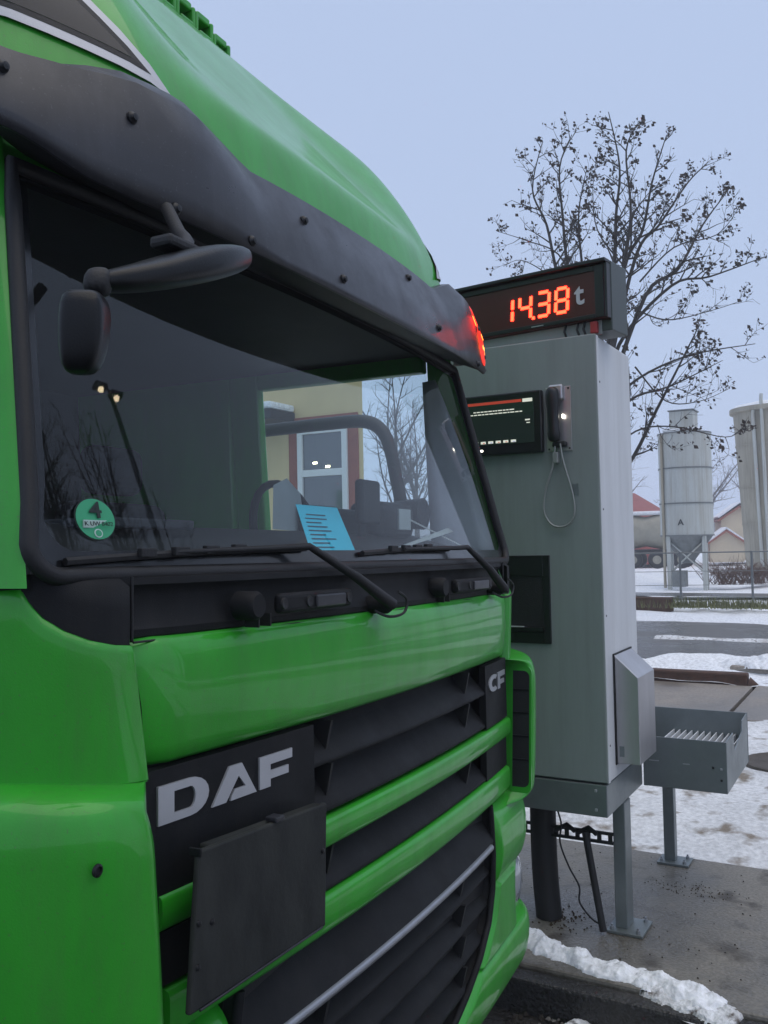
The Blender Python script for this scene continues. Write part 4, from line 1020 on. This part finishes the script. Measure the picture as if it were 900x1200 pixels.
# ---- silo A
SA = empty('silo', (29.6, 5.85, .2), 'pale blue grey silo marked A on four legs behind the fence', 'silo')
r_, zb, zt = .80, Z+.0, Z+3.20
def SP(o): return o
lathe('shell', [(.01, 2.90-.05), (r_, 2.92), (r_, 4.83), (r_+.01, 4.84), (.3, 4.93), (.01, 4.94)][0:0]+[(r_, 1.62), (r_, 4.82), (r_*.6, 4.88), (.01, 4.90)], (0, 0, 0), 'siloA', SA, 40)
for z in (1.62, 2.62, 3.72, 4.82): lathe('ring_band', [(r_+.002, z-.02), (r_+.022, z-.02), (r_+.022, z+.02), (r_+.002, z+.02)], (0, 0, 0), 'silosteel', SA, 40)
lathe('hopper', [(r_-.01, 1.62), (.22, .85), (.22, .75), (.01, .75)], (0, 0, 0), 'silosteel', SA, 32)
box('filter_box', -.40, .40, -.36, .36, 4.97, 5.52, 'siloA', SA, bevel=.02)
box('filter_lid', -.43, .43, -.40, .40, 5.52, 5.56, 'silosteel', SA, bevel=.01)
box('snow_cap', -.55, .55, -.55, .55, 4.86, 4.96, 'snowclean', SA, bevel=.04)
for a in (45, 135, 225, 315):
    x, y = .74*math.cos(rad(a+8)), .74*math.sin(rad(a+8)); box('leg', x-.06, x+.06, y-.06, y+.06, -.2, 1.75, 'siloA', SA, bevel=.01)
for (a, b) in ((45, 135), (135, 225), (225, 315), (315, 45)):
    A = Vector((.74*math.cos(rad(a+8)), .74*math.sin(rad(a+8)), 0)); B = Vector((.74*math.cos(rad(b+8)), .74*math.sin(rad(b+8)), 0))
    tube('brace', [A+Vector((0, 0, 1.45)), B+Vector((0, 0, .45))], .025, 'siloA', SA, 6); tube('brace', [B+Vector((0, 0, 1.45)), A+Vector((0, 0, .45))], .025, 'siloA', SA, 6)
tube('fill_pipe', [(-.62, .58, .0), (-.62, .58, 4.75), (-.52, .48, 4.82)], .045, 'siloB', SA, 10)
box('control_box', -.95, -.65, -.12, .30, .05, .55, 'silosteel', SA, bevel=.02)
Mt = Matrix(((0, 0, -1, -.806), (-1, 0, 0, .02), (0, 1, 0, 2.02), (0, 0, 0, 1)))
text('letter', 'A', .26, 'darkprint', SA, Mt, .004, 1, .006)
# ---- silo B
SB = empty('silo', (37.5, 4.05, .2), 'grimy tapering concrete coloured silo with two pipes at the right', 'silo')
lathe('shell', [(1.15, -.1), (1.47, 6.22), (1.60, 6.25), (1.60, 6.42), (1.0, 6.52), (.01, 6.57)], (0, 0, 0), 'siloB', SB, 40)
for i, (a0, off) in enumerate(((158, .0), (170, .0))):
    tube('pipe', [(1.22*math.cos(rad(a0)), 1.22*math.sin(rad(a0)), .4), (1.55*math.cos(rad(a0)), 1.55*math.sin(rad(a0)), 6.12 if i == 0 else 6.65), (1.5*math.cos(rad(a0)), 1.5*math.sin(rad(a0)), 6.25 if i == 0 else 6.8)], .065, 'siloA', SB, 10)
for z in (2.0, 3.4, 5.0): lathe('ring_band', [(1.16+.05*z, z-.02), (1.185+.05*z, z-.02), (1.185+.05*z, z+.02), (1.16+.05*z, z+.02)], (0, 0, 0), 'siloB', SB, 40)
lathe('snow_cap', [(1.57, 6.40), (1.45, 6.53), (.8, 6.66), (.01, 6.68)], (0, 0, 0), 'snowclean', SB, 32)

# ---- houses
def house(loc, rz, w, d, h, rh, wall, roof_, label, snow=True, win=()):
    H = empty('house', loc, label, 'house', (0, 0, rz))
    prism('wall', [(-w/2, 0), (w/2, 0), (w/2, h), (0, h+rh), (-w/2, h)], 'y', -d/2, d/2, wall, H)
    ov = .25; sl = math.hypot(w/2, rh)
    for s in (-1, 1):
        vs = [(0, -d/2-ov, h+rh+.12), (s*(w/2+ov), -d/2-ov, h+.12-rh*ov/(w/2)), (s*(w/2+ov), d/2+ov, h+.12-rh*ov/(w/2)), (0, d/2+ov, h+rh+.12)]
        rf = ob('roof', vs, [(0, 1, 2, 3)], roof_, H, solid=.12)
        if snow: ob('roof_snow', [(v[0]*.93, v[1]*.97, v[2]+.16) for v in vs], [(0, 1, 2, 3)], 'snowclean', rf, solid=.1)
    for (x, z, ww, hh) in win:
        f = box('window', x-ww/2, x+ww/2, -d/2-.05, -d/2+.02, z, z+hh, 'redbrown', H, bevel=0)
        box('pane', x-ww/2+.08, x+ww/2-.08, -d/2-.06, -d/2-.052, z+.08, z+hh-.08, 'winglass', f, bevel=0)
    return H
house((66, 9.75, .1), rad(-75), 2.4, 4.0, 2.75, .8, 'housewall', 'redbrown', 'tall pale yellow house gable with snowy roof between the silos', win=((0.9, 1.0, .7, .9),))
house((62, 9.95, .1), rad(-75), 2.0, 3.0, 1.25, .7, 'housewall', 'redbrown', 'low pale yellow annexe with snowy roof in front of the tall gable', win=())
bn = house((62, 16.9, .1), rad(-90), 8, 10, 2.2, 2.6, 'redroof', 'redroof', 'barn with wide dull red roof behind the tanker', snow=False)
# ---- tanker trailer
TK = empty('tanker', (44, 10.6, .3), 'cream bulk tanker trailer parked in the snow beside the pale silo', 'tanker', (0, 0, rad(95)))
lathe('tank', [(.01, -2.6), (.55, -2.6), (.85, -2.3), (.85, -.7), (.70, 0), (.85, .7), (.85, 2.3), (.55, 2.6), (.01, 2.6)], (0, 0, 1.75), 'tank', TK, 24, axis='x')
box('snow_cap', -2.4, 2.4, -.5, .5, 2.53, 2.72, 'snowclean', TK, bevel=.08)
box('frame', -2.7, 2.7, -.5, .5, .72, .90, 'darkmetal', TK)
for x in (-1.7, -.6, .5, 1.9):
    for s in (-1, 1):
        w = lathe('wheel', [(.01, -.12), (.38, -.12), (.42, -.08), (.42, .08), (.38, .12), (.01, .12)], (x, s*.75, .42), 'rubber', TK, 20, axis='y')
        lathe('rim', [(.01, -.13), (.2, -.13), (.2, .13), (.01, .13)], (x, s*.75, .42), 'tank', w, 14, axis='y')
# ---- building with a window, seen through the cab
BW = empty('building', (9.0, 5.37, .15), 'cream rendered building with white window seen through the truck cab', 'building')
# placed in its own frame: x = away from the truck, y = along the wall
prism('wall', [(0, 0), (3, 2.4), (3, 6), (0, 6)], 'z', -.3, 4.6, 'yellow', BW)
prism('eaves', [(-.4, -.35), (3.2, 2.2), (3.2, 6.3), (-.4, 6.3)], 'z', 4.6, 4.78, 'darkmetal', BW); prism('roof_snow', [(-.35, -.3), (3.15, 2.2), (3.15, 6.2), (-.35, 6.2)], 'z', 4.783, 4.9, 'snowclean', BW)
def bw_window(y0, y1, z0, z1):
    f = empty('window', (0, 0, 0), None, None); f.parent = BW
    for a in ((y0-.14, y0, z0-.14, z1+.14), (y1, y1+.14, z0-.14, z1+.14), (y0, y1, z1, z1+.14), (y0, y1, z0-.14, z0)): box('surround', -.02, .01, *a, 'redbrown', f, bevel=.003)
    for a in ((y0, y0+.07, z0, z1), (y1-.07, y1, z0, z1), (y0+.07, y1-.07, z1-.07, z1), (y0+.07, y1-.07, z0, z0+.07), (y0+.07, y1-.07, (z0+z1)/2-.04, (z0+z1)/2+.04)): box('frame', -.05, -.005, *a, 'whitepvc', f, bevel=.004)
    box('pane', -.02, -.012, y0+.07, y1-.07, z0+.07, z1-.07, 'winglass', f, bevel=0)
    for ya, za in ((.46, 2.60), (.28, 2.55)): box('lamp_reflection', -.024, -.021, y0+ya-.03, y0+ya+.03, za, za+.022, 'lit', f, bevel=0)  # lamp reflections in the pane, added as small glowing boxes
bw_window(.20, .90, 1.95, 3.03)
box('awning', -.5, 0, .95, 2.2, 3.12, 3.24, 'darkmetal', BW, bevel=.01); box('awning_snow', -.5, 0, .95, 2.2, 3.241, 3.33, 'snowclean', BW, bevel=.03)

# ---- fence along the verge
fn_ = empty('fence', (22.2, 4, .2), 'thin wire and rail fence running along the snowy verge', 'fence')
def FP(o): o.parent = fn_; o.matrix_parent_inverse = Matrix.Translation((-22.2, -4, -.2)); return o
def fx(y): return 22.6+.33*(4.6-y)
for k in range(13):
    y = 9.3-k*1.55; FP(tube('post', [(fx(y), y, .1), (fx(y), y, 1.42)], .028, 'fence', None, 8))
for z, r in ((1.40, .018), (.95, .007), (.62, .007), (.32, .018)):
    FP(tube('rail', [(fx(12), 12, z), (fx(5), 5, z), (fx(-10), -10, z)], r, 'fence', None, 6))
lw = box('low_wall', 21.0, 21.3, 4.55, 12, .1, .42, 'rust', None, bevel=.02); tag(lw, 'low dark retaining wall at the edge of the snowy verge', 'wall')

# ---- vegetation
def tree(name, trunk_pts, limbs, mt, leafmt, seed, twig=1.0, leaves=True, label='', lsize=.05, ntw=7, cat='tree', group=None, r0=.16, depth=2):
    rnd = random.Random(seed); root = empty(name, trunk_pts[0], label, cat, group=group)
    O = Vector(trunk_pts[0]); mt_ = MB(); tw = MB(); lf = MB()
    tp = [Vector(p)-O for p in trunk_pts]; n = len(tp)
    mt_.tube(tp, [r0*(1-.65*i/(n-1)) for i in range(n)], 10)
    def leafat(p):
        for _ in range(rnd.randint(1, 4)):
            q = p+Vector((rnd.gauss(0, .035), rnd.gauss(0, .035), rnd.gauss(0, .035)))*twig
            a = Vector((rnd.gauss(0, 1), rnd.gauss(0, 1), rnd.gauss(0, 1))).normalized(); b = a.orthogonal().normalized()
            s_ = lsize*rnd.uniform(.6, 1.4); c = a.cross(b)
            lf.add([q, q+b*s_*.5+c*s_*.35, q+b*s_+c*s_*.1+a*s_*.3, q+b*s_*.5-c*s_*.4], [(0, 1, 2, 3)])
    def grow(p, d, L, r, lev):
        k = max(3, int(L/.22)); pts = [p]; q = p.copy(); dd_ = d.copy()
        for i in range(k):
            dd_ = (dd_+Vector((rnd.gauss(0, .13), rnd.gauss(0, .13), rnd.gauss(.05, .10)))).normalized(); q = q+dd_*(L/k); pts.append(q.copy())
        tw.tube(pts, [max(.0035*twig, r*(1-.75*i/k)) for i in range(k+1)], 4 if r < .02 else 6, False)
        if lev > 0:
            for _ in range(ntw):
                i = rnd.randint(1, k); a = Vector((rnd.gauss(0, 1), rnd.gauss(0, 1), rnd.gauss(.25, .7)))
                a = (a-dd_*a.dot(dd_)).normalized(); nd = (dd_*.75+a*.75).normalized()
                grow(pts[i], nd, L*rnd.uniform(.32, .6), r*.5*(1-.5*i/k)+.002, lev-1)
        elif leaves:
            for i in range(1, k+1):
                if rnd.random() < .34: leafat(pts[i])
    for pts, r in limbs:
        P = [Vector(p)-O for p in spl(pts, 5)]; n = len(P)
        tw.tube(P, [max(.006*twig, r*.7*(1-.85*i/(n-1))) for i in range(n)], 7, False)
        tot = sum((P[i+1]-P[i]).length for i in range(n-1)); m_ = int(tot/(.34*twig))+2
        for j in range(m_):
            t = .12+.88*(j+rnd.random())/m_; i = min(n-2, int(t*(n-1))); d = (P[i+1]-P[i]).normalized()
            a = Vector((rnd.gauss(0, 1), rnd.gauss(0, 1), rnd.gauss(.25, .6))); a = (a-d*a.dot(d)).normalized()
            grow(P[i], (d*.7+a*.8).normalized(), twig*rnd.uniform(.5, 1.15)*(1.08-.68*t), r*.35*(1-.7*t)+.003, depth-1)
    mt_.build('trunk', mt, root, smooth=True); tw.build('crown', mt, root)
    if leaves: tag(lf.build('leaves', leafmt, root), kind='stuff')
    return root
LIMBS = [([(19.9,5.87,4.86),(19.69,6.51,7.61),(19.48,6.69,8.86),(19.27,6.93,9.66),(19.06,6.59,10.61)],0.07),([(19.9,5.78,4.85),(19.58,6.22,7.53),(19.27,6.25,8.95),(18.95,6.18,9.89),(18.63,5.79,10.39)],0.07),([(19.9,5.77,5.04),(19.79,6.0,7.93),(19.68,6.01,9.06),(19.57,5.76,10.01)],0.06),([(19.9,5.62,4.83),(19.62,5.23,7.78),(19.35,5.09,8.74),(19.07,4.91,9.65),(18.8,5.04,10.76)],0.08),([(19.9,5.62,5.02),(19.55,5.07,7.34),(19.21,4.74,8.63),(18.86,4.71,9.87),(18.51,4.34,10.25)],0.07),([(19.9,5.58,4.83),(19.82,5.1,7.6),(19.74,4.63,8.43),(19.66,4.38,9.4),(19.59,4.03,10.33)],0.08),([(19.9,5.53,5.4),(20.23,4.91,8.05),(20.57,4.46,8.76),(20.9,3.87,9.71),(21.24,3.51,10.17)],0.07),([(19.9,5.63,4.64),(20.14,4.71,7.1),(20.38,4.05,7.64),(20.62,3.53,8.61),(20.86,3.06,9.29)],0.08),([(19.9,5.67,4.46),(20.11,5.3,6.11),(20.32,4.18,7.29),(20.54,3.41,7.42),(20.75,2.32,7.72)],0.08),([(19.9,5.71,4.27),(19.6,4.99,5.07),(19.31,3.76,5.5),(19.01,2.35,5.54)],0.06),([(19.9,5.73,3.89),(19.94,5.08,4.79),(19.98,4.17,5.04),(20.02,3.12,5.47)],0.06),([(19.9,5.75,3.13),(19.72,5.07,3.4),(19.54,4.4,4.49),(19.36,3.8,5.48),(19.19,3.41,6.11)],0.08),([(19.9,5.74,3.51),(19.64,4.88,4.08),(19.38,4.02,4.08),(19.11,2.98,3.76),(18.85,2.58,3.91)],0.035),([(19.9,6.19,7.41),(19.6,6.48,8.2),(19.29,7.11,8.54),(18.99,7.68,8.77)],0.035),([(19.9,6.26,7.22),(20.36,7.04,8.05),(20.81,7.84,8.62),(21.27,8.47,8.69)],0.03),([(19.9,4.96,6.84),(20.25,4.31,6.54),(20.6,3.48,6.68),(20.95,2.82,6.9)],0.03),([(19.9,4.92,5.52),(20.23,4.36,4.76),(20.55,3.71,4.73),(20.88,3.13,5.0)],0.03),([(19.9,5.12,7.81),(20.22,5.75,8.79),(20.54,5.92,9.91),(20.86,5.88,10.82)],0.03),([(19.9,4.76,7.37),(19.57,3.95,7.89),(19.25,3.03,7.9),(18.92,2.52,8.3)],0.03)]
tree('bare_tree', [(19.9, 5.92, .1), (19.9, 5.88, 2.0), (19.9, 5.78, 3.6), (19.9, 5.66, 5.2)], LIMBS, 'bark', 'deadleaf', 21, label='large nearly bare tree with a few brown leaves behind the weight display', lsize=.085, ntw=5, r0=.16)
def rand_tree(loc, h, spread, seed, label, group, mt='farbark', upright=False, name='bare_tree', tw=1.6, leaves=False):
    rnd = random.Random(seed); x, y, z = loc; limbs = []
    for k in range(11 if not upright else 16):
        a = rnd.uniform(0, 6.28); z0 = z+h*rnd.uniform(.16, .6); R_ = spread*rnd.uniform(.45, 1); 
        zt_ = min(z+h, z0+h*rnd.uniform(.3, .55)); 
        limbs.append(([(x, y, z0), (x+R_*.45*math.cos(a), y+R_*.45*math.sin(a), z0+(zt_-z0)*.45), (x+R_*math.cos(a+.2), y+R_*math.sin(a+.2), zt_)], .05*tw))
    limbs.append(([(x, y, z+h*.4), (x+.1, y, z+h*.7), (x, y+.1, z+h)], .07*tw))
    return tree(name, [(x, y, z), (x, y, z+h*.3), (x, y, z+h*.6)], limbs, mt, 'deadleaf', seed, twig=tw, leaves=leaves, label=label, ntw=4, group=group, r0=.02*h)
rand_tree((42, 12.2, .1), 7.5, 2.6, 31, 'grey bare tree in the haze just left of the pale silo', 'far bare trees', tw=1.5)
rand_tree((75, 13.3, .1), 10, 5, 32, 'misty bare tree between the two silos above the house', 'far bare trees', tw=2.2)
rand_tree((84, 10.0, .1), 12, 5, 33, 'misty bare tree behind the grimy silo', 'far bare trees', tw=2.2)
rand_tree((70, 20.5, .1), 9, 4, 34, 'hazy bare tree rising above the red barn roof', 'far bare trees', tw=2.2)
rand_tree((28, 15.4, .1), 8.0, 3.0, 35, 'bare tree seen through the truck cab beside the cream building', 'trees seen through the cab', mt='bark', tw=1.3)
rand_tree((33, 17.2, .1), 7.5, 2.6, 36, 'slender bare tree seen through the cab nearer the terminal', 'trees seen through the cab', mt='bark', tw=1.2)
# far wooded rise
rnd = random.Random(2); rows = []
for i in range(61):
    y = -60+3*i; h = 5+2.2*fbm(y*.05, 3)+.8*fbm(y*.4, 9)
    rows.append([(150, y, -1), (152, y, h*.7), (158, y, h), (190, y, h*.8)])
tag(grid('hills', rows, 'farbark'), kind='structure')
# shrubs
def shrub(loc, r, n, seed, label, mt='shrub'):
    rnd = random.Random(seed); mb = MB()
    for _ in range(n):
        a = rnd.uniform(0, 6.28); b = Vector(loc)+Vector((rnd.gauss(0, r*.25), rnd.gauss(0, r*.25), 0)); L_ = rnd.uniform(.6, 1.1)*r
        d = Vector((math.cos(a)*.6, math.sin(a)*.6, rnd.uniform(.5, 1))); d.normalize(); p1 = b+d*L_*.5; p2 = p1+(d+Vector((0, 0, -.4+rnd.gauss(0, .3)))).normalized()*L_*.5
        mb.tube([b, p1, p2], [.012, .009, .004], 4, False)
        for _ in range(2):
            e = Vector((rnd.gauss(0, 1), rnd.gauss(0, 1), rnd.gauss(.3, .6))).normalized(); mb.tube([p1, p1+e*L_*.3], [.006, .003], 3, False)
    o = mb.build('shrub', mt); return tag(o, label, 'shrub', 'leafless shrubs by the silos')
shrub((30.5, 4.9, .25), 1.1, 110, 41, 'reddish leafless shrub in the snow just right of the pale silo')
shrub((31.0, 4.1, .25), 1.0, 110, 42, 'reddish leafless shrub at the foot of the grimy silo')
shrub((31.5, 3.4, .25), 1.0, 90, 43, 'reddish leafless shrub furthest right along the fence')
rnd = random.Random(9); mb = MB()
for _ in range(1500):
    y = rnd.uniform(2.3, 4.6) if rnd.random() < .8 else rnd.uniform(4.6, 6.0); x = 21.2+rnd.gauss(0, .22)
    h = rnd.uniform(.06, .26); a = rnd.uniform(0, 3.14); w = .012; lx, ly = rnd.gauss(0, .06), rnd.gauss(0, .06)
    mb.add([(x-w*math.cos(a), y-w*math.sin(a), .2), (x+w*math.cos(a), y+w*math.sin(a), .2), (x+lx, y+ly, .22+h)], [(0, 1, 2)])
tag(mb.build('grass', 'grass'), 'tuft of wintry green grass poking through the verge snow', 'grass', kind='stuff')

# ---- across the yard, behind the photographer (mirrored in the windscreen)
lm = empty('street_lamp', (9.95, -7.0, -.09), 'tall street lamp with two lit heads mirrored in the windscreen', 'lamp')
tube('mast', [(0, 0, 0), (0, 0, 8.7)], [.09, .05], 'fence', lm)
for dx, dy, dz, nm in ((-.15, -.09, 8.84, 'a'), (.05, .08, 8.60, 'b')):
    tube('arm', [(0, 0, dz-.1), (dx*.6, dy*.6, dz+.05), (dx, dy, dz+.06)], .03, 'fence', lm, 8)
    h_ = box('lamp_head', dx-.16, dx+.16, dy-.1, dy+.1, dz+.0, dz+.08, 'fence', lm, bevel=.02)
    lathe('bulb', [(.01, -.05), (.05, -.04), (.07, 0), (.06, .02)], (dx, dy, dz-.01), 'lit', h_, 14)
for i, (loc, h, s) in enumerate((((15.4, -13.9, -.1), 13.0, 1.0), ((13.6, -14.4, -.1), 16.0, .8), ((19.5, -15.5, -.1), 12.0, 1.6))):
    rand_tree(loc, h, s, 51+i, ('nearest slim poplar mirrored in the windscreen', 'second slim poplar mirrored beside the lamp', 'tallest slim poplar mirrored at the windscreen edge')[i], 'poplars across the yard', mt='bark', upright=True, name='poplar_tree', tw=1.4)
house((21.5, -13.5, -.1), rad(-35), 7, 8, 5.6, 2.6, 'farbark', 'darkmetal', 'dark gabled house mirrored low in the windscreen', win=((-2, 2, 1.2, 1.4), (2, 2, 1.2, 1.4)))

# ---- cold damp air
hz_ = box('haze', -245, 245, -245, 245, -1.3, 20, 'snow', None, bevel=0); hz_.data.materials.clear()
HM = bpy.data.materials.new('haze_air'); HM.use_nodes = True; hn = HM.node_tree.nodes; hn.clear()
ho = hn.new('ShaderNodeOutputMaterial'); hv_ = hn.new('ShaderNodeVolumePrincipled'); hv_.inputs['Density'].default_value = .003
hv_.inputs['Color'].default_value = (.90, .93, 1, 1); hv_.inputs['Anisotropy'].default_value = .2
HM.node_tree.links.new(hv_.outputs[0], ho.inputs['Volume']); hz_.data.materials.append(HM); tag(hz_, kind='stuff')
